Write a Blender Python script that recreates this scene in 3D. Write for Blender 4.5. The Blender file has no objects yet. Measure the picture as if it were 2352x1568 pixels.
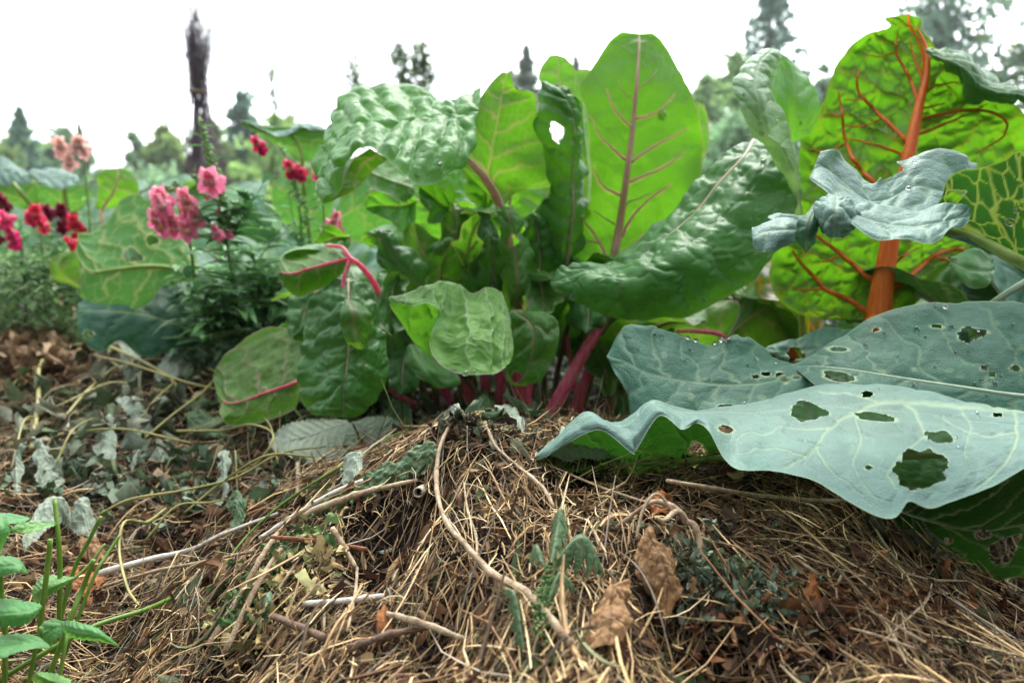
import bpy, math, random
import numpy as np
from mathutils import Vector
random.seed(7)
RNG = np.random.default_rng(7)
S = bpy.context.scene
COL = S.collection
# ------------------------------------------------------------------ camera
CZ = 0.30
PITCH = math.radians(5.1)
FP = 1829.0          # focal length in pixels of a 2352 px wide picture
cam_d = bpy.data.cameras.new('camera')
cam = bpy.data.objects.new('camera', cam_d); COL.objects.link(cam)
cam.location = (0, 0, CZ); cam.rotation_euler = (math.pi/2 - PITCH, 0, 0)
cam_d.sensor_width = 36; cam_d.lens = 28; cam_d.clip_start = 0.02; cam_d.clip_end = 3000
cam_d.dof.use_dof = True; cam_d.dof.focus_distance = 0.56; cam_d.dof.aperture_fstop = 6.5
S.camera = cam
# ------------------------------------------------------------------ world, sun
SUN_EL, SUN_AZ = math.radians(56), math.radians(14)     # azimuth from +Y towards +X
w = bpy.data.worlds.new('World'); S.world = w; w.use_nodes = True
nt = w.node_tree; nt.nodes.clear()
sky = nt.nodes.new('ShaderNodeTexSky'); sky.sky_type = 'NISHITA'; sky.sun_disc = False
sky.sun_elevation = SUN_EL; sky.sun_rotation = SUN_AZ; sky.air_density = 1.2; sky.dust_density = 4.0
hs = nt.nodes.new('ShaderNodeHueSaturation'); hs.inputs['Saturation'].default_value = 0.25
mx = nt.nodes.new('ShaderNodeMix'); mx.data_type = 'RGBA'; mx.inputs[0].default_value = 0.85
mx.inputs[7].default_value = (12.6, 13.2, 13.8, 1)      # even cloud layer
bg = nt.nodes.new('ShaderNodeBackground'); bg.inputs['Strength'].default_value = 0.1
wo = nt.nodes.new('ShaderNodeOutputWorld')
# the cloud layer is brighter towards the hidden sun than behind the camera
tcw = nt.nodes.new('ShaderNodeTexCoord'); dp = nt.nodes.new('ShaderNodeVectorMath'); dp.operation = 'DOT_PRODUCT'
dp.inputs[1].default_value = (0.1, 0.72, 0.68); nt.links.new(tcw.outputs['Generated'], dp.inputs[0])
mr = nt.nodes.new('ShaderNodeMapRange'); mr.inputs['From Min'].default_value = 0.05; mr.inputs['From Max'].default_value = 0.75
mr.inputs['To Min'].default_value = 0.13; mr.inputs['To Max'].default_value = 1.55; nt.links.new(dp.outputs['Value'], mr.inputs['Value'])
vm = nt.nodes.new('ShaderNodeVectorMath'); vm.operation = 'SCALE'; vm.inputs[0].default_value = (12.6, 13.2, 13.8)
nt.links.new(mr.outputs[0], vm.inputs['Scale']); nt.links.new(vm.outputs[0], mx.inputs[7])
nt.links.new(sky.outputs[0], hs.inputs['Color']); nt.links.new(hs.outputs[0], mx.inputs[6])
nt.links.new(mx.outputs[2], bg.inputs[0]); nt.links.new(bg.outputs[0], wo.inputs[0])
sl = bpy.data.lights.new('sun', 'SUN'); sl.energy = 1.5; sl.angle = math.radians(14); sl.color = (1, 0.96, 0.9)
so = bpy.data.objects.new('sun', sl); COL.objects.link(so)
sd = Vector((math.sin(SUN_AZ)*math.cos(SUN_EL), math.cos(SUN_AZ)*math.cos(SUN_EL), math.sin(SUN_EL)))
so.rotation_euler = sd.to_track_quat('Z', 'Y').to_euler(); so.location = (0, 0, 5)
S.view_settings.view_transform = 'Standard'; S.view_settings.look = 'None'
S.view_settings.exposure = 1.35; S.view_settings.gamma = 1
try:
    S.cycles.max_bounces = 8; S.cycles.transmission_bounces = 5; S.cycles.transparent_max_bounces = 8
    S.cycles.diffuse_bounces = 2
except Exception: pass
# ------------------------------------------------------------------ helpers
_c, _s = math.cos(PITCH), math.sin(PITCH)
def P(u, v, d):
    """world point seen at picture position (u,v) at distance d along +Y"""
    x = (np.asarray(u, float)-1176)/FP; y = -(np.asarray(v, float)-784)/FP
    # camera axes: right=+X, up=(0,s,c), forward=(0,c,-s)
    ry = _c + y*_s; rz = -_s + y*_c
    k = np.asarray(d, float)/ry
    return np.stack([x*k, ry*k, CZ+rz*k], -1)
def pts(*a): return np.array([P(*q) for q in a])
def proj(V):
    X = V[:, 0]; Y = V[:, 1]; Z = V[:, 2]-CZ
    f = Y*_c - Z*_s; up = Y*_s + Z*_c
    f = np.maximum(f, 1e-3)
    return 1176+FP*X/f, 784-FP*up/f
def hsh(i, j, k=0):
    n = (i.astype(np.int64)*374761393 + j.astype(np.int64)*668265263 + k*1442695041) & 0x7fffffff
    n = ((n ^ (n >> 13))*1274126177) & 0x7fffffff
    n = n ^ (n >> 16)
    return (n & 0xffff)/65535.0
def vn(x, y, k=0):
    """value noise in -1..1"""
    x = np.asarray(x, float); y = np.asarray(y, float)
    i = np.floor(x).astype(np.int64); j = np.floor(y).astype(np.int64)
    fx = x-i; fy = y-j; fx = fx*fx*(3-2*fx); fy = fy*fy*(3-2*fy)
    a = hsh(i, j, k); b = hsh(i+1, j, k); c = hsh(i, j+1, k); d = hsh(i+1, j+1, k)
    return 2*((a*(1-fx)+b*fx)*(1-fy)+(c*(1-fx)+d*fx)*fy)-1
def vor(x, y, k=0):
    """distance to nearest border of jittered cells"""
    i = np.floor(x).astype(np.int64); j = np.floor(y).astype(np.int64)
    f1 = np.full(x.shape, 9.0); f2 = np.full(x.shape, 9.0)
    for a in (-1, 0, 1):
        for b in (-1, 0, 1):
            px = i+a+0.15+0.7*hsh(i+a, j+b, k+1); py = j+b+0.15+0.7*hsh(i+a, j+b, k+2)
            d = np.hypot(x-px, y-py)
            m = d < f1
            f2 = np.where(m, f1, np.minimum(f2, d)); f1 = np.where(m, d, f1)
    return (f2-f1)*0.5
def cr(A, t):
    """Catmull-Rom along axis 0 of A at params t (0..n-1)"""
    n = len(A); i = np.clip(np.floor(t).astype(int), 0, n-2); f = t-i
    f = f.reshape((-1,)+(1,)*(A.ndim-1))
    E = np.concatenate([(2*A[0]-A[1])[None], A, (2*A[-1]-A[-2])[None]])
    p0, p1, p2, p3 = E[i], E[i+1], E[i+2], E[i+3]
    return 0.5*((2*p1)+(-p0+p2)*f+(2*p0-5*p1+4*p2-p3)*f*f+(-p0+3*p1-3*p2+p3)*f**3)
def sstep(a, b, x):
    t = np.clip((x-a)/(b-a), 0, 1); return t*t*(3-2*t)
def mesh(name, V, F, mat, parent=None, attrs=None, smooth=True, origin=None):
    """V (n,3) world coordinates, F (m,k) quads or tris"""
    V = np.asarray(V, np.float32); F = np.asarray(F, np.int32)
    if parent is not None: org = np.array(parent['org'][:] if 'org' in parent else (0, 0, 0))
    elif origin is not None: org = np.array(origin)
    else: org = np.array([V[:, 0].mean(), V[:, 1].mean(), V[:, 2].min()])
    me = bpy.data.meshes.new(name)
    m, k = F.shape
    me.vertices.add(len(V)); me.vertices.foreach_set('co', (V-org).astype(np.float32).ravel())
    me.loops.add(m*k); me.loops.foreach_set('vertex_index', F.ravel())
    me.polygons.add(m); me.polygons.foreach_set('loop_start', np.arange(0, m*k, k, dtype=np.int32))
    me.polygons.foreach_set('loop_total', np.full(m, k, np.int32))
    me.polygons.foreach_set('use_smooth', np.full(m, smooth, bool))
    me.update(calc_edges=True)
    for an, av in (attrs or {}).items():
        if av.ndim == 1:
            a = me.attributes.new(an, 'FLOAT', 'POINT'); a.data.foreach_set('value', av.astype(np.float32))
        else:
            a = me.attributes.new(an, 'FLOAT_COLOR', 'POINT')
            if av.shape[1] == 3: av = np.concatenate([av, np.ones((len(av), 1))], 1)
            a.data.foreach_set('color', av.astype(np.float32).ravel())
    me.materials.append(mat)
    o = bpy.data.objects.new(name, me); COL.objects.link(o)
    if parent is not None: o.parent = parent; o['org'] = [float(q) for q in org]
    else: o.location = [float(q) for q in org]; o['org'] = [float(q) for q in org]
    return o
def thing(name, label, cat, loc, group=None):
    o = bpy.data.objects.new(name, None); COL.objects.link(o); o.empty_display_size = 0.02
    o.location = [float(q) for q in loc]; o['org'] = [float(q) for q in loc]
    o['label'] = label; o['category'] = cat
    if group: o['group'] = group
    return o
def tag(o, label, cat, group=None, kind=None):
    o['label'] = label; o['category'] = cat
    if group: o['group'] = group
    if kind: o['kind'] = kind
    return o
class MB:
    def __init__(s): s.V = []; s.F = []; s.C = []; s.n = 0
    def add(s, V, F, c=None):
        V = np.asarray(V, float); s.V.append(V); s.F.append(np.asarray(F)+s.n); s.n += len(V)
        if c is not None: s.C.append(np.tile(np.asarray(c, float), (len(V), 1)) if np.ndim(c) == 1 else c)
    def out(s, name, mat, parent=None, **k):
        at = k.pop('attrs', None) or {}
        if s.C: at['Col'] = np.concatenate(s.C)
        return mesh(name, np.concatenate(s.V), np.concatenate(s.F), mat, parent, at, **k)
def gridF(nr, nc):
    a = np.arange(nr*nc).reshape(nr, nc)
    return np.stack([a[:-1, :-1], a[:-1, 1:], a[1:, 1:], a[1:, :-1]], -1).reshape(-1, 4)
def tube(C, R, n=8, m=None, flat=1.0, rough=0.0, seed=0, flute=0.0):
    """tube along Catmull-Rom of control points C (k,3) with radii R"""
    C = np.asarray(C, float); k = len(C)
    if m is None: m = max(6, 5*k)
    t = np.linspace(0, k-1, m); p = cr(C, t)
    R = np.interp(t, np.linspace(0, k-1, len(np.atleast_1d(R))), np.atleast_1d(R))
    T = np.gradient(p, axis=0); T /= np.linalg.norm(T, axis=1)[:, None]+1e-12
    up = np.array([0, -1.0, 0.25]); A = np.cross(T, up); A /= np.linalg.norm(A, axis=1)[:, None]+1e-9
    B = np.cross(A, T)
    th = np.linspace(0, 2*np.pi, n, endpoint=False)
    rr = R[:, None]*np.ones(n)
    if flute: rr = rr*(1+flute*np.cos(5*th)[None])
    if rough: rr = rr*(1+rough*vn(np.arange(m)[:, None]*0.9+seed*7, np.cos(th)*2+5, seed))
    V = p[:, None]+rr[..., None]*(A[:, None]*np.cos(th)[None, :, None]+flat*B[:, None]*np.sin(th)[None, :, None])
    V = V.reshape(-1, 3)
    a = np.arange(m*n).reshape(m, n); b = np.roll(a, -1, 1)
    F = np.stack([a[:-1], b[:-1], b[1:], a[1:]], -1).reshape(-1, 4)
    # caps as centre fans of quads (degenerate-free: tip verts)
    V = np.concatenate([V, p[:1], p[-1:]]); c0, c1 = m*n, m*n+1
    i = np.arange(0, n, 2)
    caps = [[c0, a[0, (q+2) % n], a[0, (q+1) % n], a[0, q]] for q in i]+[[c1, a[-1, q], a[-1, (q+1) % n], a[-1, (q+2) % n]] for q in i]
    return V, np.concatenate([F, np.array(caps)])
# ------------------------------------------------------------------ materials
def newmat(name):
    m = bpy.data.materials.new(name); m.use_nodes = True; t = m.node_tree; t.nodes.clear()
    o = t.nodes.new('ShaderNodeOutputMaterial'); return m, t, o
def N(t, k, **a):
    n = t.nodes.new(k)
    for q, v in a.items(): setattr(n, q, v)
    return n
def mixc(t, fac, a, b, mode='MIX'):
    m = N(t, 'ShaderNodeMix', data_type='RGBA', blend_type=mode)
    for i, x in ((0, fac), (6, a), (7, b)):
        if hasattr(x, 'links') or hasattr(x, 'is_linked'): t.links.new(x, m.inputs[i])
        elif i == 0: m.inputs[0].default_value = x
        else: m.inputs[i].default_value = (*x, 1)
    return m.outputs[2]
def leafmat(name, top, under, vein, trans, tw=0.4, rough=0.38, vtop=0.5, vund=1.0, spec=0.5, vtrans=(0.5, 0.25, 0.1), bump=0.25, rough_under=0.55, coat=0.0, fine=420, var=0.3):
    m, t, o = newmat(name)
    L = t.links.new
    geo = N(t, 'ShaderNodeNewGeometry'); at = N(t, 'ShaderNodeAttribute', attribute_name='vein')
    tc = N(t, 'ShaderNodeTexCoord')
    no = N(t, 'ShaderNodeTexNoise'); no.inputs['Scale'].default_value = 26; no.inputs['Detail'].default_value = 5
    L(tc.outputs['Object'], no.inputs['Vector'])
    side = mixc(t, geo.outputs['Backfacing'], top, under)
    dark = mixc(t, no.outputs['Fac'], (1-var,)*3, (1+var, 1+var*0.9, 1+var*0.6))
    base = mixc(t, 1.0, side, dark, 'MULTIPLY')
    mm = N(t, 'ShaderNodeMix'); mm.data_type = 'FLOAT'
    L(geo.outputs['Backfacing'], mm.inputs[0]); mm.inputs[2].default_value = vtop; mm.inputs[3].default_value = vund
    vf = N(t, 'ShaderNodeMath', operation='MULTIPLY', use_clamp=True); L(mm.outputs[0], vf.inputs[0]); L(at.outputs['Fac'], vf.inputs[1])
    base = mixc(t, vf.outputs[0], base, vein)
    b = N(t, 'ShaderNodeBsdfPrincipled'); L(base, b.inputs['Base Color'])
    mr = N(t, 'ShaderNodeMix'); mr.data_type = 'FLOAT'; L(geo.outputs['Backfacing'], mr.inputs[0])
    mr.inputs[2].default_value = rough; mr.inputs[3].default_value = rough_under; L(mr.outputs[0], b.inputs['Roughness'])
    b.inputs['Specular IOR Level'].default_value = spec
    b.inputs['Coat Weight'].default_value = coat; b.inputs['Coat Roughness'].default_value = 0.25
    n2 = N(t, 'ShaderNodeTexVoronoi'); n2.feature = 'DISTANCE_TO_EDGE'; n2.inputs['Scale'].default_value = fine
    L(tc.outputs['Object'], n2.inputs['Vector'])
    n3 = N(t, 'ShaderNodeTexNoise'); n3.inputs['Scale'].default_value = 90; n3.inputs['Detail'].default_value = 4; L(tc.outputs['Object'], n3.inputs['Vector'])
    ad = N(t, 'ShaderNodeMath', operation='ADD'); L(n2.outputs['Distance'], ad.inputs[0]); L(n3.outputs['Fac'], ad.inputs[1])
    bp = N(t, 'ShaderNodeBump'); bp.inputs['Strength'].default_value = bump; bp.inputs['Distance'].default_value = 0.002
    L(ad.outputs[0], bp.inputs['Height']); L(bp.outputs[0], b.inputs['Normal'])
    tr = N(t, 'ShaderNodeBsdfTranslucent')
    tcol = mixc(t, 1.0, trans, dark, 'MULTIPLY')
    tcol = mixc(t, vf.outputs[0], tcol, vtrans); L(tcol, tr.inputs['Color']); L(bp.outputs[0], tr.inputs['Normal'])
    ms = N(t, 'ShaderNodeMixShader'); ms.inputs[0].default_value = tw
    L(b.outputs[0], ms.inputs[1]); L(tr.outputs[0], ms.inputs[2]); L(ms.outputs[0], o.inputs[0])
    return m
def plainmat(name, c1, c2, scale=60, rough=0.5, spec=0.4, bump=0.3, tw=0.0, trans=None, stretch=None, bscale=None):
    m, t, o = newmat(name); L = t.links.new
    tc = N(t, 'ShaderNodeTexCoord'); mp = N(t, 'ShaderNodeMapping'); L(tc.outputs['Object'], mp.inputs[0])
    if stretch: mp.inputs['Scale'].default_value = stretch
    no = N(t, 'ShaderNodeTexNoise'); no.inputs['Scale'].default_value = scale; no.inputs['Detail'].default_value = 6; no.inputs['Roughness'].default_value = 0.6
    L(mp.outputs[0], no.inputs['Vector'])
    cr_ = N(t, 'ShaderNodeValToRGB'); cr_.color_ramp.elements[0].position = 0.36; cr_.color_ramp.elements[1].position = 0.64
    cr_.color_ramp.elements[0].color = (*c1, 1); cr_.color_ramp.elements[1].color = (*c2, 1)
    L(no.outputs['Fac'], cr_.inputs[0])
    b = N(t, 'ShaderNodeBsdfPrincipled'); L(cr_.outputs[0], b.inputs['Base Color']); b.inputs['Roughness'].default_value = rough
    b.inputs['Specular IOR Level'].default_value = spec
    n2 = N(t, 'ShaderNodeTexNoise'); n2.inputs['Scale'].default_value = bscale or scale*3; n2.inputs['Detail'].default_value = 6; L(mp.outputs[0], n2.inputs['Vector'])
    bp = N(t, 'ShaderNodeBump'); bp.inputs['Strength'].default_value = bump; bp.inputs['Distance'].default_value = 0.003
    L(n2.outputs['Fac'], bp.inputs['Height']); L(bp.outputs[0], b.inputs['Normal'])
    if tw:
        tr = N(t, 'ShaderNodeBsdfTranslucent'); tr.inputs[0].default_value = (*(trans or c2), 1)
        ms = N(t, 'ShaderNodeMixShader'); ms.inputs[0].default_value = tw
        L(b.outputs[0], ms.inputs[1]); L(tr.outputs[0], ms.inputs[2]); L(ms.outputs[0], o.inputs[0])
    else: L(b.outputs[0], o.inputs[0])
    return m
def colmat(name, rough=0.55, spec=0.35, tw=0.0, nscale=200, namp=0.35, bump=0.3):
    """colour from the mesh's own Col attribute (one colour per straw, flake or leaf) broken up by noise"""
    m, t, o = newmat(name); L = t.links.new
    at = N(t, 'ShaderNodeAttribute', attribute_name='Col'); tc = N(t, 'ShaderNodeTexCoord')
    no = N(t, 'ShaderNodeTexNoise'); no.inputs['Scale'].default_value = nscale; no.inputs['Detail'].default_value = 5; L(tc.outputs['Object'], no.inputs['Vector'])
    k = mixc(t, no.outputs['Fac'], (1-namp*1.4,)*3, (1+namp*1.4,)*3)
    c = mixc(t, 1.0, at.outputs['Color'], k, 'MULTIPLY')
    b = N(t, 'ShaderNodeBsdfPrincipled'); L(c, b.inputs['Base Color']); b.inputs['Roughness'].default_value = rough
    b.inputs['Specular IOR Level'].default_value = spec
    bp = N(t, 'ShaderNodeBump'); bp.inputs['Strength'].default_value = bump; bp.inputs['Distance'].default_value = 0.002
    L(no.outputs['Fac'], bp.inputs['Height']); L(bp.outputs[0], b.inputs['Normal'])
    if tw:
        tr = N(t, 'ShaderNodeBsdfTranslucent'); L(c, tr.inputs[0]); ms = N(t, 'ShaderNodeMixShader'); ms.inputs[0].default_value = tw
        L(b.outputs[0], ms.inputs[1]); L(tr.outputs[0], ms.inputs[2]); L(ms.outputs[0], o.inputs[0])
    else: L(b.outputs[0], o.inputs[0])
    return m
M = {}
M['chard'] = leafmat('chard leaf', (0.06, 0.2, 0.035), (0.08, 0.21, 0.02), (0.4, 0.3, 0.2), (0.13, 0.4, 0.012), tw=0.42, rough=0.42, vtop=0.45, vund=0.7, vtrans=(0.42, 0.33, 0.1), coat=0.0, spec=0.35)
M['chard_pale'] = leafmat('pale chard leaf', (0.1, 0.25, 0.075), (0.11, 0.25, 0.05), (0.3, 0.36, 0.22), (0.2, 0.58, 0.03), tw=0.3, rough=0.46, vtop=0.22, vund=0.8, vtrans=(0.35, 0.4, 0.1), coat=0.0, spec=0.25)
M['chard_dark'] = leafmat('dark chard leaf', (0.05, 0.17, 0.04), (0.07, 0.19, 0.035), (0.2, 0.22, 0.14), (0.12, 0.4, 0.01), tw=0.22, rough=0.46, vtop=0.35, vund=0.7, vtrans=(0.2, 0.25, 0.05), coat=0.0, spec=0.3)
M['chard_orange'] = leafmat('orange veined chard leaf', (0.04, 0.12, 0.02), (0.08, 0.2, 0.02), (0.62, 0.11, 0.015), (0.115, 0.34, 0.008), tw=0.45, rough=0.33, vtop=0.9, vund=0.95, vtrans=(0.8, 0.13, 0.01), coat=0.1)
M['cabbage'] = leafmat('glaucous cabbage leaf', (0.135, 0.235, 0.21), (0.022, 0.085, 0.014), (0.4, 0.5, 0.3), (0.06, 0.26, 0.02), tw=0.14, rough=0.5, vtop=0.22, vund=0.9, vtrans=(0.3, 0.4, 0.06), bump=0.3, spec=0.16, var=.45)
M['twist'] = leafmat('pale young cabbage leaf', (0.2, 0.34, 0.2), (0.12, 0.25, 0.1), (0.42, 0.52, 0.34), (0.25, 0.5, 0.1), tw=0.25, rough=0.45, vtop=0.35, vund=0.7, vtrans=(0.4, 0.5, 0.15), bump=0.12, spec=0.4)
M['cabbage_under'] = leafmat('cabbage leaf seen from below', (0.125, 0.22, 0.2), (0.022, 0.085, 0.014), (0.36, 0.48, 0.1), (0.06, 0.26, 0.02), tw=0.16, rough=0.5, vtop=0.3, vund=1.0, vtrans=(0.45, 0.55, 0.06), bump=0.12, spec=0.16)
M['cabbage_dim'] = leafmat('blue green cabbage leaf', (0.034, 0.105, 0.074), (0.06, 0.16, 0.05), (0.36, 0.45, 0.26), (0.08, 0.3, 0.04), tw=0.1, rough=0.55, vtop=0.2, vund=0.9, vtrans=(0.3, 0.4, 0.08), bump=0.3, spec=0.16, var=.45)
M['broccoli'] = leafmat('broccoli leaf', (0.11, 0.24, 0.17), (0.07, 0.2, 0.05), (0.42, 0.46, 0.18), (0.14, 0.42, 0.05), tw=0.3, rough=0.5, vtop=0.5, vund=0.85, vtrans=(0.35, 0.42, 0.08), bump=0.15, spec=0.2)
M['straw'] = colmat('dry straw', rough=0.55, spec=0.22, tw=0.12, nscale=150, namp=0.45)
M['flake'] = colmat('dead leaf flakes', rough=0.75, spec=0.15, tw=0.12, nscale=180, namp=0.5)
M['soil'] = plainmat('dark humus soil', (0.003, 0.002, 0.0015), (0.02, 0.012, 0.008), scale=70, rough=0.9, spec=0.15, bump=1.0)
M['pink'] = plainmat('pink chard stalk', (0.8, 0.06, 0.24), (0.95, 0.34, 0.42), scale=30, rough=0.38, bump=0.25, tw=0.38, trans=(0.95, 0.1, 0.28), stretch=(9, 9, 1.2))
M['pinkpale'] = plainmat('pale pink midrib', (0.6, 0.36, 0.3), (0.74, 0.56, 0.42), scale=60, rough=0.4, bump=0.2, tw=0.4, trans=(0.85, 0.55, 0.4), stretch=(6, 6, 0.5))
M['greenstalk'] = plainmat('green brown chard stalk', (0.07, 0.12, 0.03), (0.2, 0.1, 0.07), scale=20, rough=0.45, bump=0.2, stretch=(9, 9, 1.2))  # green and brown stalk colour of the inner leaves
M['orange'] = plainmat('orange chard midrib', (0.72, 0.12, 0.015), (0.88, 0.26, 0.04), scale=60, rough=0.32, bump=0.3, tw=0.3, trans=(0.9, 0.16, 0.01), stretch=(8, 8, 0.5))
M['yellowrib'] = plainmat('yellow green cabbage midrib', (0.2, 0.32, 0.06), (0.34, 0.46, 0.12), scale=50, rough=0.45, bump=0.15, tw=0.15, trans=(0.4, 0.5, 0.1))
M['bluerib'] = plainmat('pale cabbage midrib', (0.28, 0.38, 0.28), (0.4, 0.48, 0.33), scale=50, rough=0.45, bump=0.1)
# ------------------------------------------------------------------ terrain
HP = pts((1050,1012,.60),(1150,1030,.61),(1250,1060,.62),(1450,1078,.62),(1700,1080,.62),(1900,1135,.6),(2050,1255,.58),(2200,1400,.54),(2352,1560,.5),
 (900,1085,.60),(1050,1568,.40),(1300,1568,.38),(1700,1568,.38),(2100,1568,.39),(1050,1300,.47),(1500,1300,.46),(1900,1350,.46),(1500,1150,.54),(1200,1150,.53),
 (820,1130,.6),(650,1250,.56),(500,1420,.5),(480,1568,.46),(700,1400,.48),(700,1568,.42),(850,1300,.5),
 (300,1568,.5),(100,1568,.5),(300,1400,.6),(100,1300,.68),(500,1200,.74),(300,1100,.85),(100,1000,1.0),(600,1080,.85),(760,1060,.82),(400,950,1.05),
 (200,850,1.35),(100,780,1.7),(500,870,1.2),(0,745,2.2),(-400,1300,.6),(-400,1000,1.0),
 (1100,1000,.95),(1300,995,1.0),(1500,1000,.9),(1700,1010,.9),(2000,1050,.9),(2352,1100,.9),(2352,1400,.75),(2200,1250,.8),(2700,1450,.7),(2700,1100,1.0))
xs = np.array([(-2, 3), (0, 3), (2, 3), (-1, 2), (1, 1.8), (2, 1), (-2, 1), (0, 0), (-.6, 0), (.6, 0), (-1.5, 0), (1.5, 0), (-3, 6), (3, 6), (0, 6)])
HP = np.concatenate([HP, np.c_[xs, np.where(xs[:, 1] > 1.5, 0.10, 0.06)]])
_k = lambda a, b: np.sqrt(((a[:, None]-b[None])**2).sum(-1)+0.03**2)
_w = np.linalg.solve(-_k(HP[:, :2], HP[:, :2])-1e-3*np.eye(len(HP)), HP[:, 2]-0.1)
def H(x, y):
    q = np.stack([np.ravel(x), np.ravel(y)], -1); o = np.empty(len(q))
    for i in range(0, len(q), 20000):
        o[i:i+20000] = -_k(q[i:i+20000], HP[:, :2])@_w+0.1
    r = np.hypot(q[:, 0], q[:, 1]-1)
    f = sstep(3, 6, r); o = o*(1-f)+0.1*f
    return o.reshape(np.shape(x))
HOL = []
_H0 = H
def H(x, y):
    z = _H0(x, y)
    for (hx, hy, dp, sg) in HOL: z = z-dp*np.exp(-((x-hx)**2+(y-hy)**2)/(2*sg*sg))
    near = 1-sstep(1.2, 2.5, np.asarray(y, float))
    return z+near*(0.007*vn(x*13+3, y*13, 61)+0.0045*vn(x*34, y*34, 62))
def _gp(u, v):
    d = np.geomspace(.3, 3, 300); q = P(np.full(300, u), np.full(300, v), d); k = np.argmax(q[:, 2] < _H0(q[:, 0], q[:, 1])); return q[k]
for (hu, hv, dp, sg) in [(900,1235,.022,.020),(880,1330,.02,.018),(1010,1500,.016,.014),(620,1240,.02,.03),(430,1260,.02,.03),(1640,1540,.035,.028),(1900,1500,.012,.015),(1150,1300,.008,.012),(1690,1150,.012,.02),(560,1560,.01,.012),(250,1500,.02,.02),(2080,1330,.012,.015),(1320,1130,.01,.014)]:
    g_ = _gp(hu, hv); HOL.append((g_[0], g_[1], dp, sg))
def hol(x, y):
    z = 0*np.asarray(x, float)
    for (hx, hy, dp, sg) in HOL: z = np.maximum(z, np.exp(-((x-hx)**2+(y-hy)**2)/(2*sg*sg*.8)))
    return z
def Hb(x, y):
    return H(x, y)+0.008*vn(x*22, y*22, 3)+0.005*vn(x*60, y*60, 4)
def ground():
    e = lambda n: np.linspace(-1, 1, n)
    gx = np.concatenate([[-900, -300, -100, -40, -16, -8, -5, -3.6], np.linspace(-2.6, 2.6, 300), [3.6, 5, 8, 16, 40, 100, 300, 900]])
    gy = np.concatenate([[-300, -60, -12, -4, -1.5, -.6], np.linspace(-.2, 3, 260), [3.6, 4.5, 6, 9, 14, 25, 45, 90, 200, 500, 1200]])
    X, Y = np.meshgrid(gx, gy)
    Z = Hb(X, Y)-0.006
    V = np.stack([X, Y, Z], -1).reshape(-1, 3)
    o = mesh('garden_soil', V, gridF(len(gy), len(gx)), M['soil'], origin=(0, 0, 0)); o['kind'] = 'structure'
ground()
M['lawn'] = plainmat('far grass', (.06, .1, .03), (.12, .17, .06), scale=3, rough=.9, bump=.5)
_o = mesh('lawn', [(-900, 7, .12), (900, 7, .12), (900, 1200, .12), (-900, 1200, .12)], [(0, 1, 2, 3)], M['lawn'], origin=(0, 7, .12)); _o['kind'] = 'structure'
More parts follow.
